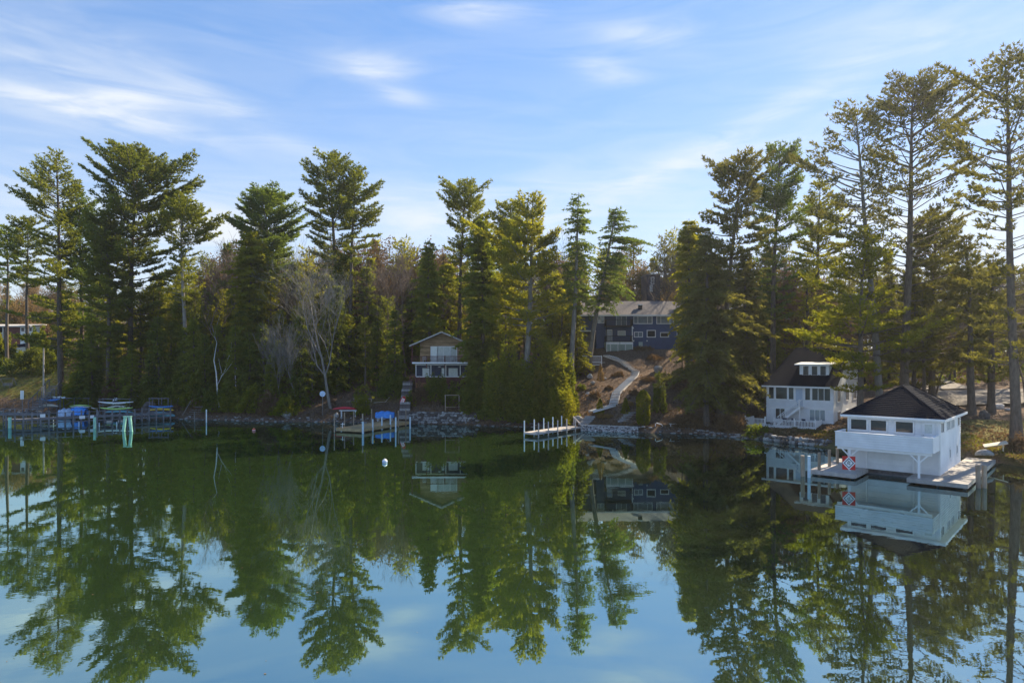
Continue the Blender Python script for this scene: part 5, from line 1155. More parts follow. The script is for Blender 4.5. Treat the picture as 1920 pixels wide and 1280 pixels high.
def boardwalk():
    r = empty('boardwalk_steps', (0, 0, 0), 0, 'pale grey stepped boardwalk zigzagging up the slope to the blue house', 'steps')
    pts = [(1108, 770, 91), (1150, 760, 92.6), (1156, 741, 96), (1188, 716, 102), (1192, 706, 104), (1166, 692, 107.4), (1136, 670, 110.4)]
    P = [Vector((wx(a, Y), Y, max(wz(b, Y), gz(wx(a, Y), Y) + .12))) for a, b, Y in pts]
    k = 0
    for i in range(len(P) - 1):
        d = P[i + 1] - P[i]; L = Vector((d.x, d.y)).length; n = max(1, int(round(L / .42)))
        rz = math.atan2(d.y, d.x) - math.pi / 2
        me = MB().box(-.58, .58, -.23, .23, -.1, 0).mesh('tread', MT['pathboards'])
        for j in range(n):
            p = P[i].lerp(P[i + 1], (j + .5) / n); z = max(p.z, gz(p.x, p.y) + .15); o = link('tread', me, r, (p.x, p.y, z)); o.rotation_euler = (0, 0, rz + random.uniform(-.02, .02)); k += 1
        s = MB()
        for q in (-.58, .58):
            off = Vector((math.cos(rz), math.sin(rz), 0)) * q; s.bar(P[i] + off - Vector((0, 0, .12)), P[i + 1] + off - Vector((0, 0, .12)), .06, .22)
        s.build('stringer', MT['pathboards'], r)
    f = empty('landing_fence', (wx(1110, 107), 107, 0), 0, 'white lattice fence around the small landing at the top of the boardwalk', 'fence')
    a, b = -18 * 107 / FPX, 18 * 107 / FPX; zt, zb = wz(667.5, 107), wz(684, 107)
    q = MB()
    for z in (zt, zb + .45, zb): q.box(a, b, -.04, .04, z - .05, z + .05)
    q.build('rail', MT['white_trim'], f)
    for x in (a, 0, b): MB().box(x - .06, x + .06, -.06, .06, zb - .4, zt + .1).build('post', MT['white_trim'], f)
    q = MB()
    for x in np.arange(a, b, .13): q.box(x, x + .03, -.02, .02, zb, zt)
    q.build('balusters', MT['white_trim'], f)
    MB().box(a, b + .6, .05, 1.6, zb + .35, zb + .42).build('landing_floor', MT['deckpale'], f)
    for nm, lab, c0, c1, nst in (('stone_steps', 'short flight of flat stone steps beside the golden bush', (1094, 790, 89.2), (1106, 775, 90.9), 6), ('stone_steps', 'flat stone steps crossing the leafy bank left of the arborvitae', (1168, 789, 88.9), (1182, 777, 90.2), 5)):
        s = empty(nm, (wx(c0[0], c0[2]), c0[2], 0), 0, lab, 'steps')
        for i in range(nst):
            t = i / (nst - 1); Y = c0[2] + (c1[2] - c0[2]) * t; x = wx(c0[0] + (c1[0] - c0[0]) * t, Y); o = MB().box(-.7, .7, -.2, .2, -.25, 0).build('step', MT['stone'], s, (x - wx(c0[0], c0[2]), Y - c0[2], gz(x, Y) + .16))
    h = empty('handrail', (0, 0, 0), 0, 'pale wooden handrail slanting down to the water at the pale dock', 'handrail')
    MB().bar((wx(1075, 89.3), 89.3, 1.75), (wx(1096, 87.6), 87.6, .35), .12).build('rail', MT['deckpale'], h); MB().bar((wx(1076, 89.3), 89.3, 0), (wx(1076, 89.3), 89.3, 1.7), .1).build('post', MT['deckpale'], h)
boardwalk()

def post_at(px, Y, zt, mat, label, r=.09, name='dock_post', group=None, sq=False):
    mb = MB()
    if sq: mb.box(-r, r, -r, r, -1.5, zt)
    else: mb.tube([(0, 0, -1.5), (0, 0, zt)], r, 8)
    o = mb.build(name, MT[mat], None, (wx(px, Y), Y, 0)); tag(o, label, 'post', group); return o
def docks():
    # brown dock
    r = empty('dock', (-19.2, 85.1, 0), math.atan2(10.4, 4.6) - math.pi / 2, 'brown plank dock with tall thin posts below the cottage', 'dock')
    planks(r, -3.9, 0, 0, 11.4, .5, MT['decktan'], .3); f = MB(); f.box(-3.9, 0, -.06, 0, .15, .52); f.box(0, .07, -.06, 11.4, .15, .52); f.box(-3.97, -3.9, -.06, 11.4, .15, .52); f.build('edge_beam', MT['decktan'], r)
    c = MB(); c.tube([(-3.3, .4, .5), (-3.3, .4, 1.15)], .05, 6); c.bar((-3.6, .4, 1.0), (-3.0, .4, 1.0), .06); c.build('mooring_cleat', MT['white_trim'], r)
    P = [(627, 86.3, 2.35, 'piling'), (646, 88.6, 2.4, 'piling'), (663, 91, 2.3, 'piling'), (697, 94, 2.4, 'piling'), (747, 92.5, 2.3, 'piling'), (761, 94, 2.3, 'piling'),
         (680, 85.0, 2.5, 'piling'), (699, 87.2, 1.6, 'sleeve'), (716, 89.2, 1.7, 'sleeve'), (732, 91.0, 1.8, 'sleeve'), (742, 86.6, 1.9, 'sleeve'), (769, 90.5, 1.6, 'sleeve')]
    nm = ['first', 'second', 'third', 'fourth', 'fifth', 'last']
    for i, (p, Y, z, m) in enumerate(P):
        l = ('tan wooden post on the brown dock, %s tan one from the left along the back' % nm[i]) if i < 6 else ('pale post on the near side of the brown dock, %s from the left' % nm[i - 6])
        post_at(p, Y, z, m, l, .10 if i > 5 else .08, group='posts of the brown dock')
    post_at(680.5, 84.8, 1.5, 'sleeve', 'white sleeved lower post at the near right corner of the brown dock', .14)
    # pale dock
    a = Vector((1.45, 81.4)); b = Vector((3.05, 80.7)); e = Vector((wx(1087, 88.6), 88.4)); ang = math.atan2(e.y - b.y, e.x - b.x) - math.pi / 2
    r = empty('dock', (b.x, b.y, 0), ang, 'pale narrow dock on slim posts reaching out from the cobble wall', 'dock')
    L = (e - b).length; planks(r, -1.9, 0, 0, L, .5, MT['deckpale'], .3); f = MB(); f.box(-1.9, 0, -.06, 0, .3, .52); f.box(0, .06, -.06, L, .3, .52); f.box(-1.96, -1.9, -.06, L, .3, .52); f.build('edge_beam', MT['deckpale'], r)
    c, s = math.cos(ang), math.sin(ang); i = 0
    nm2 = ['nearest', 'second nearest', 'third', 'fourth', 'last']
    for side, x in (('left', -2.02), ('right', .14)):
        for j in range(5):
            y = .1 + j * (L - 1) / 4.2; zt = 1.9 if side == 'left' else 1.75
            o = MB().tube([(0, 0, -1.5), (0, 0, zt)], .075, 8).build('dock_post', MT['sleeve' if side == 'left' else 'deckpale'], None, (b.x + x * c - y * s, b.y + x * s + y * c, 0)); tag(o, 'slim post on the %s side of the pale dock, %s to the open water' % (side, nm2[j]), 'post', 'posts of the pale dock')
docks()

def marina():
    A = Vector((wx(8, 91.5), 91.5)); B = Vector((wx(322, 103.5), 103.5)); d = (B - A); L = d.length; rz = math.atan2(d.y, d.x)
    r = empty('pier', (A.x, A.y, 0), rz, 'long dark wooden pier running along the left bank', 'pier')
    planks(r, 0, L, .15, 1.8, 1.05, MT['darkwood'], .3, along='y', th=.08)
    f = MB(); f.box(0, L, .02, .12, .82, 1.08); f.box(0, L, 1.8, 1.9, .82, 1.08); f.box(0, L, .04, .1, .38, .52); f.box(0, L, .03, .11, 1.72, 1.8); f.build('beam', MT['darkwood'], r)
    n = 22
    for i in range(n):
        x = .2 + i * (L - .4) / (n - 1)
        MB().box(x - .1, x + .1, -.12, .02, -1.5, 1.95 + random.uniform(-.15, .1)).build('pile', MT['darkwood'], r); 
    q = MB()
    for i in range(n): x = .2 + i * (L - .4) / (n - 1); q.box(x - .08, x + .08, 1.9, 2.04, -1.5, 1.2)
    q.build('rear_piles', MT['darkwood'], r)
    r2 = empty('pier', (wx(-60, 99), 99, 0), 0, 'dark second walkway behind the pier at the left edge', 'pier')
    L2 = wx(96, 101) - wx(-60, 99); planks(r2, 0, L2, 0, 1.6, 1.3, MT['darkwood'], .3, along='y')
    f = MB(); f.box(0, L2, -.08, 0, 1.05, 1.32); f.box(0, L2, -.06, 0, 2.0, 2.08)
    for x in np.arange(.2, L2, 1.7): f.box(x - .06, x + .06, -.1, .0, -1.2, 2.1)
    f.build('frame', MT['darkwood'], r2)
    # mint posts
    post_at(18.5, 91.4, 1.45, 'mint', 'thick mint green post standing alone at the left end of the pier', .2)
    post_at(177.5, 90.6, 1.55, 'mint', 'thick mint green post in front of the middle of the pier', .18)
    t = empty('mooring_dolphin', (wx(239, 87.0), 87.0, 0), 0, 'mint green A shaped pair of leaning timbers before the pier', 'mooring posts')
    MB().bar((-.62, 0, -1.0), (-.28, 0, 2.0), .3, .26).build('timber', MT['mint'], t); MB().bar((.62, 0, -1.0), (.3, 0, 2.0), .3, .26).build('timber', MT['mint'], t); MB().box(-.5, .52, -.18, .18, 1.9, 2.02).build('cap', MT['mint'], t)
    for px, py, w, l in ((80, 779, 8, 'small white notice on the pier rail left of the tarped boat'), (154, 782, 9, 'small white notice on the pier beside the tarped boat'), (171, 781, 9, 'small pinkish white notice left of the mint post'), (205, 791, 9, 'white notice low on the pier right of the mint post'), (228, 790, 12, 'white notice low on the pier beside the mint timbers')):
        X0 = wx(px, 97); tt = (X0 - A.x) / d.x; Y = A.y + d.y * tt - .2; X0 = wx(px, Y); o = MB().box(-w / 2 * Y / FPX, w / 2 * Y / FPX, -.02, .02, -.22, .22).build('notice', MT['white_trim'], None, (X0, Y, wz(py, Y))); o.rotation_euler = (0, 0, rz); tag(o, l, 'sign')
    for px, z in ((148, .7), (186, .55), (219, .7), (100, 1.1)):
        X0 = wx(px, 93); post_at(px, 93 if px != 100 else 96.5, z, 'sleeve', 'short white stake in the water %s' % {148: 'under the tarped boat', 186: 'right of the middle mint post', 219: 'left of the mint timbers', 100: 'below the beige canoe'}[px], .06)
marina()
def hull(px0, px1, py, Y, mat, label, name='kayak', cat='kayak', h=.32, w=.7, rz=0, tilt=0, rock_=.16, flip=False):
    L = (px1 - px0) / FPX * Y / max(.5, math.cos(rz)); n = 13; m = 8; V = []; F = []
    for i in range(n):
        t = i / (n - 1) * 2 - 1; x = t * L / 2; ww = w / 2 * (1 - abs(t) ** 2.6) + .02; up = rock_ * t * t
        for k in range(m):
            a = 2 * math.pi * k / m; zz = math.sin(a); yy = math.cos(a); V.append((x, yy * ww, zz * h / 2 * (.35 + .65 * (1 - t * t)) * (.6 if (zz > 0) != flip else 1) + (up if not flip else -up)))
    for i in range(n - 1):
        for k in range(m): F.append((i * m + k, i * m + (k + 1) % m, (i + 1) * m + (k + 1) % m, (i + 1) * m + k))
    F.append(tuple(range(m - 1, -1, -1))); F.append(tuple((n - 1) * m + k for k in range(m)))
    me = bpy.data.meshes.new(name); me.from_pydata(V, [], F); me.materials.append(MT[mat]); me.polygons.foreach_set('use_smooth', [True] * len(F)); me.update()
    px = (px0 + px1) / 2; r = empty(name, (wx(px, Y), Y, wz(py, Y)), rz, label, cat); r.rotation_euler = (0, tilt, rz); hl = link('hull', me, r)
    if cat == 'kayak' and not flip:
        c = MB(); c.tube([(-.45, 0, h * .22), (-.2, 0, h * .3), (.3, 0, h * .3), (.5, 0, h * .22)], [.1, .24, .24, .1], 8); c.build('cockpit', MT['black'], r)
    return r
def rack(px0, px1, y0, y1, Y, label, shelves, xb=False):
    k = Y / FPX; r = empty('kayak_rack', (wx((px0 + px1) / 2, Y), Y, 0), 0, label, 'rack'); h = (px1 - px0) / 2 * k
    for x in (-h, 0, h):
        for y in (-.45, .45): MB().box(x - .05, x + .05, y - .05, y + .05, wz(y1, Y) - .5, wz(y0, Y)).build('post', MT['darkwood'], r)
    for s in shelves: q = MB(); q.box(-h - .2, h + .2, -.5, -.42, wz(s, Y) - .1, wz(s, Y)); q.box(-h - .2, h + .2, .42, .5, wz(s, Y) - .1, wz(s, Y)); q.build('rail', MT['darkwood'], r)
    if xb:
        q = MB()
        for a, b in ((-h, 0), (0, h)): q.bar((a, .5, wz(y0, Y)), (b, .5, wz(y1, Y)), .08); q.bar((b, .52, wz(y0, Y)), (a, .52, wz(y1, Y)), .08)
        q.build('cross_brace', MT['darkwood'], r)
    return r
rack(116, 169, 745, 762, 113.5, 'dark timber rack with crossed braces behind the tarped boat', [745.5], True)
rack(78, 110, 744, 764, 112, 'dark rack holding the blue kayak and the beige canoe', [746, 752, 762])
rack(190, 246, 746, 770, 109.5, 'rack holding the white and lime kayaks', [747, 758, 769])
rack(283, 318, 745, 776, 106.5, 'rack carrying the blue and the yellow kayak', [746, 765, 771])
hull(77, 112, 749.5, 111, 'kblue', 'blue kayak on the upper shelf at far left', h=.5)
hull(73, 109, 759.8, 110.5, 'kbeige', 'beige canoe lying under the blue kayak at far left', name='canoe', cat='canoe', h=.5, flip=True)
hull(184, 250, 755, 108.5, 'kwhite', 'long white kayak on top of the middle rack', h=.42, rock_=.2)
hull(201, 243, 762, 108.8, 'kwhite', 'shorter pale kayak above the lime one', h=.38, flip=True)
hull(187, 249, 766, 108, 'kgreen', 'lime green kayak on the middle rack', h=.42, rock_=.2)
hull(195, 250, 771.5, 107.5, 'kteal', 'dark teal boat lying under the lime kayak', name='rowboat', cat='boat', h=.5, w=1.1, flip=True)
hull(130, 171, 759.5, 109.5, 'kgreen', 'lime edged paddle board on top of the tarped boat', name='paddle_board', cat='paddle board', h=.2, flip=True)
hull(131, 168, 762, 109, 'kwhite', 'white paddle board lying under the lime edged one', name='paddle_board', cat='paddle board', h=.2, flip=True)
hull(170, 184, 765.5, 108.5, 'kbeige', 'short grey board end tilting down right of the tarped boat', name='board', cat='board', h=.15, tilt=.16)
hull(279, 325, 762.5, 105, 'kblue', 'blue kayak lying above the yellow kayak', h=.38, w=.75)
hull(279, 326, 767, 104.6, 'kyellow', 'bright yellow kayak on the right hand rack', h=.42, w=.75, flip=True)
hull(276, 328, 777.5, 103.8, 'kteal', 'dark teal rowboat upside down beneath the yellow kayak', name='rowboat', cat='boat', h=1.0, w=1.6, flip=True)
hull(624, 669, 765, 100, 'kred', 'red canoe resting on a wooden stand on the leafy shore', name='canoe', cat='canoe', h=.5, w=.85, flip=True)
def lump(name, px, py0, py1, wpx, Y, mat, label, cat, dy=1.2, seed=1, fold=.08):
    rng = np.random.default_rng(seed); n, m = 20, 10; k = Y / FPX; Wd = wpx * k / 2; H = (py1 - py0) * k; V = []; F = []
    for i in range(n):
        t = i / (n - 1) * 2 - 1
        for j in range(m):
            a = math.pi * j / (m - 1); y = -math.cos(a) * dy * (1 - abs(t) ** 4 * .5); z = math.sin(a) ** .6 * H * (1 - .25 * abs(t) ** 3) + math.sin(t * 9 + j) * fold * math.sin(a); V.append((t * Wd, y, z + rng.uniform(-.02, .02)))
    for i in range(n - 1):
        for j in range(m - 1): F.append((i * m + j, i * m + j + 1, (i + 1) * m + j + 1, (i + 1) * m + j))
    F.append(tuple(range(m))); F.append(tuple((n - 1) * m + j for j in range(m - 1, -1, -1)))
    me = bpy.data.meshes.new(name); me.from_pydata(V, [], F); me.materials.append(MT[mat]); me.polygons.foreach_set('use_smooth', [True] * len(F)); me.update()
    return tag(link(name, me, None, (wx(px, Y), Y, wz(py1, Y))), label, cat)
lump('tarped_boat', 148, 763, 777, 28, 106, 'tarp', 'boat under a bright blue tarp behind the pier', 'boat', seed=3)
lump('tarped_boat', 124, 766, 783, 26, 105, 'tarp_pale', 'boat under pale blue and white sheeting, left of the blue tarp', 'boat', seed=4, fold=.14)
lump('stored_sail', 217, 746, 758, 10, 110, 'kwhite', 'white round topped cover standing behind the long white kayak', 'cover', dy=.3, seed=6)
lump('stored_gear', 106, 743.5, 746.5, 32, 113, 'kwhite', 'white and teal gear lying along the top of the left rack', 'gear', dy=.3, seed=8, fold=.1)
def jetski():
    Y = 95.5; r = empty('covered_boat', (wx(722, Y), Y, 0), 0, 'small boat under a bright blue cover on a lift beside the brown dock', 'boat')
    o = lump('cover', 722, 769, 781, 35, Y, 'tarp', None, None, dy=.9, seed=9, fold=.05); o.parent = r; o.location = (0, 0, wz(782.5, Y))
    for x in (-1.0, 1.0):
        MB().bar((x, 0, wz(782, Y)), (x - .15, -.3, -.4), .07).build('lift_leg', MT['white_trim'], r); MB().bar((x, .6, wz(782, Y)), (x, .6, -.4), .07).build('lift_leg', MT['white_trim'], r)
jetski()
def small_things():
    Y = 101; t = empty('satellite_dish', (wx(605, Y), Y, gz(wx(605, Y), Y)), 0, 'round pale blue satellite dish on a thin pole on the leafy bank', 'satellite dish'); b = t.location.z
    MB().tube([(0, 0, -.3), (0, 0, wz(741, Y) - b)], .05, 8).build('pole', MT['bark_grey'], t)
    d = MB(); d.tube([(0, -.1, wz(738, Y) - b), (0, -.02, wz(738, Y) - b), (0, .05, wz(738, Y) - b)], [.43, .42, .2], 18); d.build('dish', MT['tarp_pale'], t); MB().bar((0, -.1, wz(738, Y) - b - .3), (0, -.5, wz(738, Y) - b), .03).build('arm', MT['metal'], t)
    t = empty('canoe_stand', (wx(648, 100), 100, 0), 0, 'white trestle stand under the red canoe', 'stand'); z = wz(768.5, 100)
    MB().box(-.9, 1.7, -.3, .3, z - .1, z).build('top_board', MT['white_trim'], t)
    for x in (-.6, 1.5): MB().box(x - .05, x + .05, -.25, .25, 0, z - .1).build('leg', MT['white_trim'], t)
    # tilted red board
    Y = 99.2; t = empty('lettered_board', (wx(755, Y), Y, wz(751, Y)), 0, 'red oval board with white lettered panel propped by the stone steps', 'board'); t.rotation_euler = (.1, math.radians(24), 0)
    q = MB(); q.tube([(0, .03, 0), (0, -.03, 0)], [1, 1], 20); 
    me = q.mesh('board', MT['red']); o = link('board', me, t); o.scale = (.36, 1, .72)
    MB().box(-.22, .22, -.045, -.031, -.38, .36).build('panel', MT['white_trim'], t)
    q = MB()
    for i, (a, b) in enumerate(((-.16, .16), (-.12, .17), (-.17, .08), (-.15, .15))):
        z = .22 - i * .16
        for j in range(4):
            x = a + (b - a) * j / 4; q.box(x, x + .05, -.052, -.046, z - .05, z + .05)
    q.build('lettering', MT['red'], t)
    # bench of weathered boards and planks
    Y = 104; X0 = wx(682, Y); z = gz(X0, Y); t = empty('plank_bench', (X0, Y, z), .1, 'long weathered plank bench on the upper yard left of the cottage', 'bench')
    MB().box(-1.6, 1.6, -.25, .25, .55, .63).build('seat', MT['piling'], t)
    for x in (-1.2, 1.2): MB().box(x - .08, x + .08, -.2, .2, -.3, .55).build('leg', MT['piling'], t)
    MB().box(-2.6, .9, -.75, -.5, .2, .26).build('lower_plank', MT['piling'], t)
    o = link('bucket', MB().tube([(0, 0, 0), (0, 0, .36)], [.2, .26], 12).mesh('bucket', MT['kyellow']), None, (X0 + 1.5, Y - .1, z + .55 + .08 + .0)); tag(o, 'yellow bucket on the right end of the plank bench', 'bucket')
    Y = 103; X0 = wx(715, Y); o = MB().bar((-1.2, 0, .15), (1.0, .2, .3), .25, .05).bar((.5, 0, .1), (1.2, .3, 1.0), .12, .05).build('loose_planks', MT['deckpale'], None, (X0, Y, gz(X0, Y))); tag(o, 'loose pale planks lying on the yard right of the bench', 'planks')
    # trellis frame
    Y = 97.3; X0 = wx(835, Y); z0 = wz(765, Y); h = 25 * Y / FPX; t = empty('trellis_frame', (X0, Y, 0), 0, 'white square post frame standing on top of the stone wall', 'frame')
    for x in (0, 2.0): MB().box(x - .06, x + .06, -.06, .06, z0 - .4, z0 + h).build('post', MT['piling'], t)
    MB().box(-.1, 2.1, -.05, .05, z0 + h - .1, z0 + h).build('top_rail', MT['piling'], t); MB().box(-.05, 2.1, -.04, .04, z0 + .1, z0 + .18).build('bottom_rail', MT['piling'], t)
    # buoys
    def buoy(px, py, rad, mat, lab):
        Y = 12250 / (py - YH); import bmesh
        bm = bmesh.new(); bmesh.ops.create_uvsphere(bm, u_segments=20, v_segments=12, radius=rad); me = bpy.data.meshes.new('float'); bm.to_mesh(me); bm.free(); me.materials.append(MT[mat]); me.polygons.foreach_set('use_smooth', [True] * len(me.polygons))
        t = empty('mooring_buoy', (wx(px, Y), Y, rad * .45), 0, lab, 'buoy'); link('float', me, t)
        MB().tube([(0, 0, -.03), (0, 0, .03)], rad * 1.01, 20, cap=False).build('stripe', MT['kblue' if mat != 'orangeplastic' else 'white_trim'], t); MB().tube([(0, 0, rad * .9), (0, 0, rad * 1.3)], .03, 6).build('ring', MT['metal'], t)
    buoy(721.5, 867, .24, 'white_trim', 'white mooring ball with blue band floating before the brown dock')
    buoy(476, 807, .22, 'orangeplastic', 'small orange red buoy floating left of the brown dock')
    # white ladder frame, bench at the right of arborvitae
    Y = 86.2; X0 = wx(1229, Y); t = empty('swim_ladder', (X0, Y, 0), 0, 'white tubular ladder frame at the water right of the arborvitae', 'ladder')
    MB().tube([(0, 0, -.6), (0, 0, 1.1), (.15, 0, 1.2), (.8, 0, 1.0), (.9, 0, .85), (.9, 0, -.4)], .045, 8).build('frame', MT['white_trim'], t); MB().tube([(0, 0, .2), (.9, 0, .2)], .03, 6).build('rung', MT['white_trim'], t)
    Y = 86; X0 = wx(1266, Y); t = empty('low_bench', (X0, Y, gz(X0, Y)), 0, 'low pale bench at the water under the huge hemlock', 'bench'); MB().box(-.8, .8, -.2, .2, .35, .42).build('seat', MT['deckpale'], t)
    for x in (-.6, .6): MB().box(x - .05, x + .05, -.15, .15, -.3, .35).build('leg', MT['deckpale'], t)
    # ladder like stair on left bank
    Y = 104.3; t = empty('wooden_stair', (wx(358, Y), Y, 0), 0, 'grey weathered wooden stair with posts on the bank right of the pier', 'stair')
    for i in range(5): MB().box(-1.0 + i * .12, .9 + i * .2, -.2 + i * .3, .1 + i * .3, wz(783 - i * 3.4, Y) - .06, wz(783 - i * 3.4, Y)).build('tread', MT['bark_grey'], t)
    MB().box(1.05, 1.2, 1.3, 1.45, .2, wz(762, Y)).build('post', MT['bark_grey'], t); MB().box(-.1, 1.9, 1.3, 1.42, wz(763, Y) - .1, wz(763, Y)).build('top_rail', MT['bark_grey'], t); MB().bar((-1.4, 0, .5), (-.4, .8, wz(752, Y)), .09).build('brace', MT['bark_grey'], t)
    post_at(365, 100.6, 1.5, 'bark_grey', 'grey mooring stake left of a pair, below the wooden stair', .09); post_at(387, 99.4, 1.9, 'kwhite', 'white mooring stake right of a pair, below the wooden stair', .09)
    # far left things
    Y = 106; X0 = wx(42, Y); t = empty('sign_post', (X0, Y, 0), 0, 'post carrying two narrow white panels above the pier at far left', 'sign'); MB().tube([(0, 0, -.5), (0, 0, wz(733, Y))], .06, 8).build('post', MT['darkwood'], t)
    for x in (-.15, .15): MB().box(x - .11, x + .11, -.09, -.065, wz(748, Y), wz(732, Y)).build('panel', MT['kwhite'], t)
    Y = 121; X0 = wx(82, Y); o = MB().tube([(0, 0, -.5), (0, 0, wz(648, Y) - gz(X0, Y))], [.16, .12], 8).build('utility_pole', MT['deckpale'], None, (X0, Y, gz(X0, Y))); tag(o, 'pale wooden utility pole left of the lone pine', 'pole')
    Y = 127; X0 = wx(14, Y); z = gz(X0, Y); t = empty('swing_frame', (X0, Y, z), 0, 'grey A frame swing seat on the lawn at far left', 'swing'); q = MB()
    for x in (-1.3, 1.2):
        q.bar((x - .35, -.6, 0), (x, 0, 1.8), .1); q.bar((x + .35, .6, 0), (x, 0, 1.8), .1)
    q.bar((-1.4, 0, 1.8), (1.3, 0, 1.8), .1); q.build('frame', MT['bark_grey'], t); MB().box(-.9, .8, -.25, .25, .45, .52).build('seat', MT['bark_grey'], t); MB().box(-.9, .8, .2, .26, .52, .95).build('backrest', MT['bark_grey'], t)
    # ramp with rail
    t = empty('ramp_stair', (0, 0, 0), 0, 'dark timber stair with handrail climbing left of the lone pine trunk', 'stair'); P0 = Vector((wx(66, 106), 106, 1.5)); P1 = Vector((wx(104, 118), 118, 4.6)); n = 16
    for i in range(n):
        p = P0.lerp(P1, i / (n - 1)); o = MB().box(-1.0, 1.0, -.36, .36, -.08, 0).build('tread', MT['darkwood'], t, (p.x, p.y, max(p.z, gz(p.x, p.y) + .1))); o.rotation_euler = (0, 0, -.4)
    for sx in (-1.1, 1.1):
        off = Vector((sx, 0, 0)); q = MB(); q.bar(P0 + off + Vector((0, 0, 1.1)), P1 + off + Vector((0, 0, 1.1)), .09)
        for i in range(6): p = P0.lerp(P1, i / 5) + off; q.bar(p - Vector((0, 0, .6)), p + Vector((0, 0, 1.1)), .09)
        q.build('handrail', MT['darkwood'], t)
    # brick house far left
    Y = 152; k = Y / FPX; t = empty('house', (wx(28, Y), Y, 0), 0, 'red brown and brick house with white trimmed windows at the left edge', 'house'); Z = lambda y: wz(y, Y)
    X = lambda p: (p - 28) * k
    MB().box(X(-60), X(38), 0, 9, 4, Z(626)).build('brick_wall', MT['brick'], t); MB().box(X(-60), X(38), -.02, 9, Z(626), Z(611)).build('upper_wall', MT['redbrown'], t); MB().box(X(38), X(61), .01, 2.5, 4, Z(611)).build('annex_wall', MT['white'], t)
    MB().slab([(X(-64), -.8, Z(611)), (X(62), -.8, Z(611)), (X(62), 4.5, Z(606)), (X(-64), 4.5, Z(606))], .25).build('roof', MT['concrete'], t)
    for a, b in ((40, 46), (48, 53), (55, 60)): window(t, ('F', 0), X(a), X(b), Z(621), Z(614), fw=.14)
    window(t, ('F', 0), X(-12), X(5), Z(624), Z(613), gm='glass_pale', fw=.15); MB().box(X(6), X(8.5), -.3, -.03, 5, Z(611.5)).build('column', MT['concrete'], t)
    t2 = empty('shed', (wx(38, 146), 146, 0), 0, 'low dark roofed shed in front of the brick house', 'shed'); MB().box(-2.8, 2.8, 0, 4, 4, wz(651, 146)).build('wall', MT['white'], t2)
    q = MB(); z0, z1 = wz(650, 146), wz(643, 146); q.poly([(-3.2, -.4, z0), (3.2, -.4, z0), (0.4, 2, z1), (-.4, 2, z1)]); q.poly([(3.2, -.4, z0), (3.2, 4.4, z0), (.4, 2, z1)]); q.poly([(-3.2, 4.4, z0), (-3.2, -.4, z0), (-.4, 2, z1)]); q.poly([(3.2, 4.4, z0), (-3.2, 4.4, z0), (-.4, 2, z1), (.4, 2, z1)]); q.build('roof', MT['shingle'], t2)
    # right hand bank: lean-to roof, upturned boat, driveway
    Y = 62.0; X0 = wx(1872, Y); t = empty('lean_to', (X0, Y, 0), -.5, 'small tilted white board roof on a post at the shore end of the grey dock', 'shelter')
    MB().slab([(-1.1, -.3, wz(838, Y)), (.7, -.3, wz(829, Y)), (.7, .9, wz(829, Y) + .1), (-1.1, .9, wz(838, Y) + .1)], .08).build('roof', MT['kbeige'], t); MB().box(.35, .45, .2, .3, .7, wz(828.5, Y) - .05).build('post', MT['kbeige'], t); MB().box(-.9, -.8, .7, .8, 0, wz(837, Y)).build('post', MT['piling'], t)
    h = hull(1830, 1862, 849, 59.6, 'stone', 'weathered grey rowboat upside down at the back of the grey dock', name='rowboat', cat='boat', h=.7, w=1.2, flip=True, rz=-.2)
    def sheet(name, quad, mat, lift, lab, n=14):
        V = []; F = []
        for i in range(n + 1):
            for j in range(n + 1):
                u, v = i / n, j / n; a = [quad[0][c] * (1 - u) + quad[1][c] * u for c in (0, 1)]; b = [quad[3][c] * (1 - u) + quad[2][c] * u for c in (0, 1)]; x = a[0] * (1 - v) + b[0] * v; y = a[1] * (1 - v) + b[1] * v; V.append((x, y, gz(x, y) + lift))
        for i in range(n):
            for j in range(n): q = i * (n + 1) + j; F.append((q, q + n + 1, q + n + 2, q + 1))
        me = bpy.data.meshes.new(name); me.from_pydata(V, [], F); me.materials.append(MT[mat]); tag(link(name, me), lab, kind='structure')
    sheet('parking_area', [(50, 86), (80, 86), (82, 96), (54, 96)], 'gravel', .3, 'pale gravel parking area behind the boathouse trees')
    sheet('driveway', [(60, 97), (67, 97), (74, 132), (67, 132)], 'gravel', .3, 'pale driveway climbing the slope at right')
small_things()

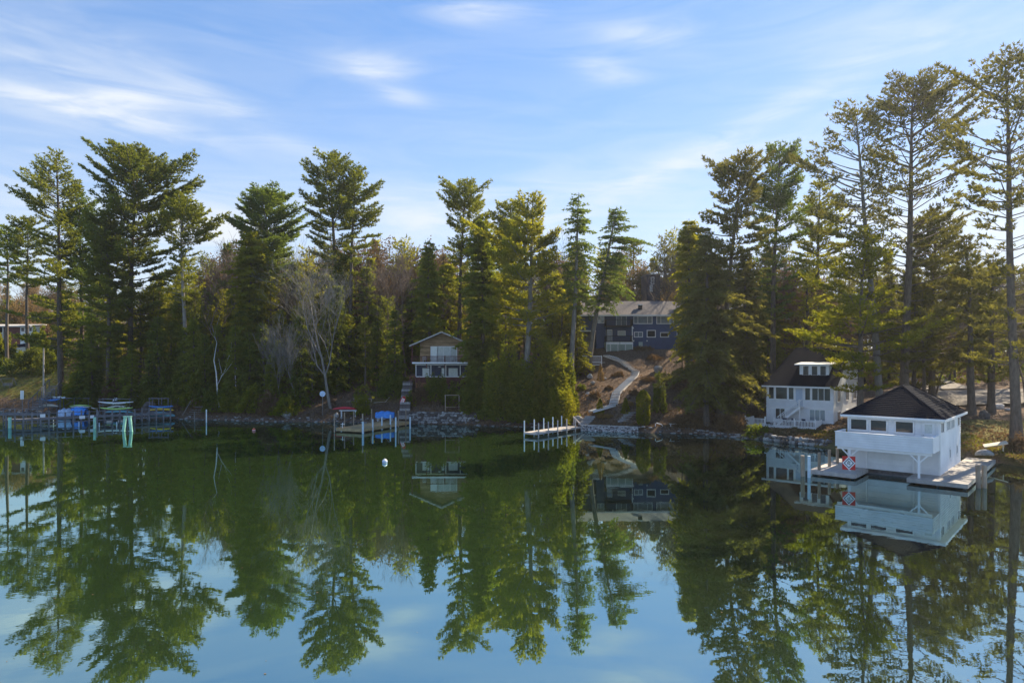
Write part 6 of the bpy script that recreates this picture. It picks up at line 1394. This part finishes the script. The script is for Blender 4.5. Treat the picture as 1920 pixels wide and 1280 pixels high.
def undergrowth():
    rng = np.random.default_rng(9); n = 5200; px = rng.uniform(-60, 2000, n); d = rng.uniform(1.5, 110, n); X = wx(px, 110)
    for _ in range(4): Y = shore(X) + d; X = (px - CX) / FPX * Y
    ok = np.ones(n, bool)
    for a, b, yy in [(-60, 125, 160), (555, 850, 104), (1075, 1290, 117), (1195, 1290, 92), (1425, 1660, 100), (1540, 1960, 102), (1195, 1250, 140)]: ok &= ~((px > a) & (px < b) & (Y < yy))
    for bx, by, r in BLOCKS: ok &= (X - bx) ** 2 + (Y - by) ** 2 > r * r
    X, Y = X[ok], Y[ok]; h = rng.uniform(.5, 2.6, len(X)) * (1 + (Y > 125) * .6); Z = ground(X, Y)
    m = 16; c = np.repeat(np.stack([X, Y, Z], 1), m, 0); hh = np.repeat(h, m); q = unit(rng.normal(0, 1, (len(c), 3))); q[:, 2] = np.abs(q[:, 2])
    c = c + q * hh[:, None] * np.array([.8, .8, 1.0]); dry = np.repeat(rng.random(len(X)) < .45, m)
    for nm, sel, mt, lb in (('undergrowth', ~dry, 'hem', 'low evergreen seedlings and bushes filling the floor of the wood'), ('dry_brush', dry, 'brown', 'dry brown brush and saplings filling the floor of the wood')):
        V, sh = tufts(c[sel], q[sel] + np.array([0, 0, .5]), np.full(sel.sum(), .42), 5, rng, width=.22, spread=.7)
        tag(link(nm, np_mesh(nm, V, tris(len(V)), MT[mt], shade=sh)), lb, 'undergrowth', kind='stuff')
undergrowth()
def slope_scrub():
    R_ = random.Random(5); i = 0
    for px, Y, w, h, f in ((1215, 100, 26, 9, 'brown'), (1225, 108, 34, 10, 'brown'), (1160, 103, 24, 7, 'brown'), (1115, 96, 22, 9, 'brown'), (1090, 99, 18, 10, 'hem'), (1205, 112, 40, 8, 'brown'), (1142, 98, 14, 6, 'brown'), (1190, 95, 16, 9, 'brown'), (1100, 106, 26, 8, 'brown'), (1240, 101, 30, 14, 'hem'), (1178, 92, 20, 6, 'orange'), (1133, 90.5, 30, 6, 'orange')):
        bush(px, Y, w, h, f, ['low dry scrub right of the path bend', 'wide dry scrub patch under the blue house windows', 'thin dry scrub inside the path curve', 'dry scrub left of the path foot', 'dark green scrub by the curved spruce trunk', 'long dry scrub strip below the lattice skirt', 'small dry tuft left of the lower path', 'small dry bush right of the lower path', 'dry scrub below the white landing fence', 'dark green scrub at the right of the slope', 'orange leafy tuft above the flat stone steps', 'orange ground plants in front of the path foot'][i], leaf=.2, seed=300 + i, n=420); i += 1
slope_scrub()

# leaf litter, twigs and grass
def litter():
    rng = np.random.default_rng(3); n = 60000; px = rng.uniform(-20, 1930, n); d = rng.exponential(7, n) + .3; X = wx(px, 95)
    for _ in range(4): Y = shore(X) + d; X = (px - CX) / FPX * Y
    Y = shore(X) + d; Z = ground(X, Y) + bumpy(X, Y) * np.clip(d * .4, 0, 1) + .03
    keep = d < 40; X, Y, Z = X[keep], Y[keep], Z[keep]; C_ = np.stack([X, Y, Z], 1)
    V, sh = tufts(C_, unit(np.stack([rng.normal(0, 1, len(X)), rng.normal(0, 1, len(X)), np.full(len(X), .35)], 1)), rng.uniform(.08, .3, len(X)), 1, rng, width=.4, spread=.4)
    tag(link('leaf_litter', np_mesh('leaf_litter', V, tris(len(V)), MT['brown'], shade=sh)), 'brown fallen leaves and twigs covering the bank', 'leaf litter', kind='stuff')
    n = 40000; X = rng.uniform(-92, -57, n); Y = shore(X) + rng.uniform(4, 50, n); Z = ground(X, Y) + bumpy(X, Y) * 1.0
    X2 = rng.uniform(34, 47, n // 3); Y2 = shore(X2) + rng.uniform(1, 11, n // 3); Z2 = ground(X2, Y2) + bumpy(X2, Y2)
    C_ = np.stack([np.r_[X, X2], np.r_[Y, Y2], np.r_[Z, Z2]], 1); V, sh = tufts(C_, np.tile([[0, 0, 1.]], (len(C_), 1)), rng.uniform(.1, .22, len(C_)), 1, rng, width=.22, spread=.35)
    tag(link('grass', np_mesh('grass', V, tris(len(V)), MT['grass'], shade=sh)), 'short yellow green grass on the lawn at left and beside the boathouse', 'grass', kind='stuff')
litter()
def floating():
    rng = np.random.default_rng(21); n = 260; Y = rng.uniform(14, 80, n); X = (rng.uniform(-20, 1940, n) - CX) / FPX * Y; ok = Y < shore(X) - 1; X, Y = X[ok], Y[ok]
    V, sh = tufts(np.stack([X, Y, np.full(len(X), .012)], 1), np.tile([[1., 0, 0]], (len(X), 1)), rng.uniform(.05, .11, len(X)), 1, rng, width=.4, spread=1.0, flat=1.0); V[:, 2] = .012 + rng.uniform(0, .012, len(V))
    tag(link('floating_leaves', np_mesh('floating_leaves', V, tris(len(V)), MT['brown'], shade=sh)), 'scattered fallen leaves floating on the lake', 'leaves', kind='stuff')
floating()
def haze():
    m, t = nmat('haze_air'); o = mk(t, 'ShaderNodeOutputMaterial'); v = mk(t, 'ShaderNodeVolumePrincipled'); v.inputs['Density'].default_value = HAZE
    v.inputs['Color'].default_value = (.93, .95, 1, 1); v.inputs['Anisotropy'].default_value = .55; t.links.new(v.outputs[0], o.inputs['Volume'])
    tag(MB().box(-3990, 3990, -2490, 4990, -3.6, 52).build('haze', m), 'thin pale sunlit haze over the lake and wood', kind='stuff')
HAZE = 0.00018
if HAZE: haze()
if __name__ == '__main__':
    print('objects', len(bpy.data.objects), 'bg trees', NB[0], 'tris', sum(sum(len(p.vertices) - 2 for p in m.polygons) if len(m.polygons) < 2000 else len(m.loops) - 2 * len(m.polygons) for m in bpy.data.meshes))
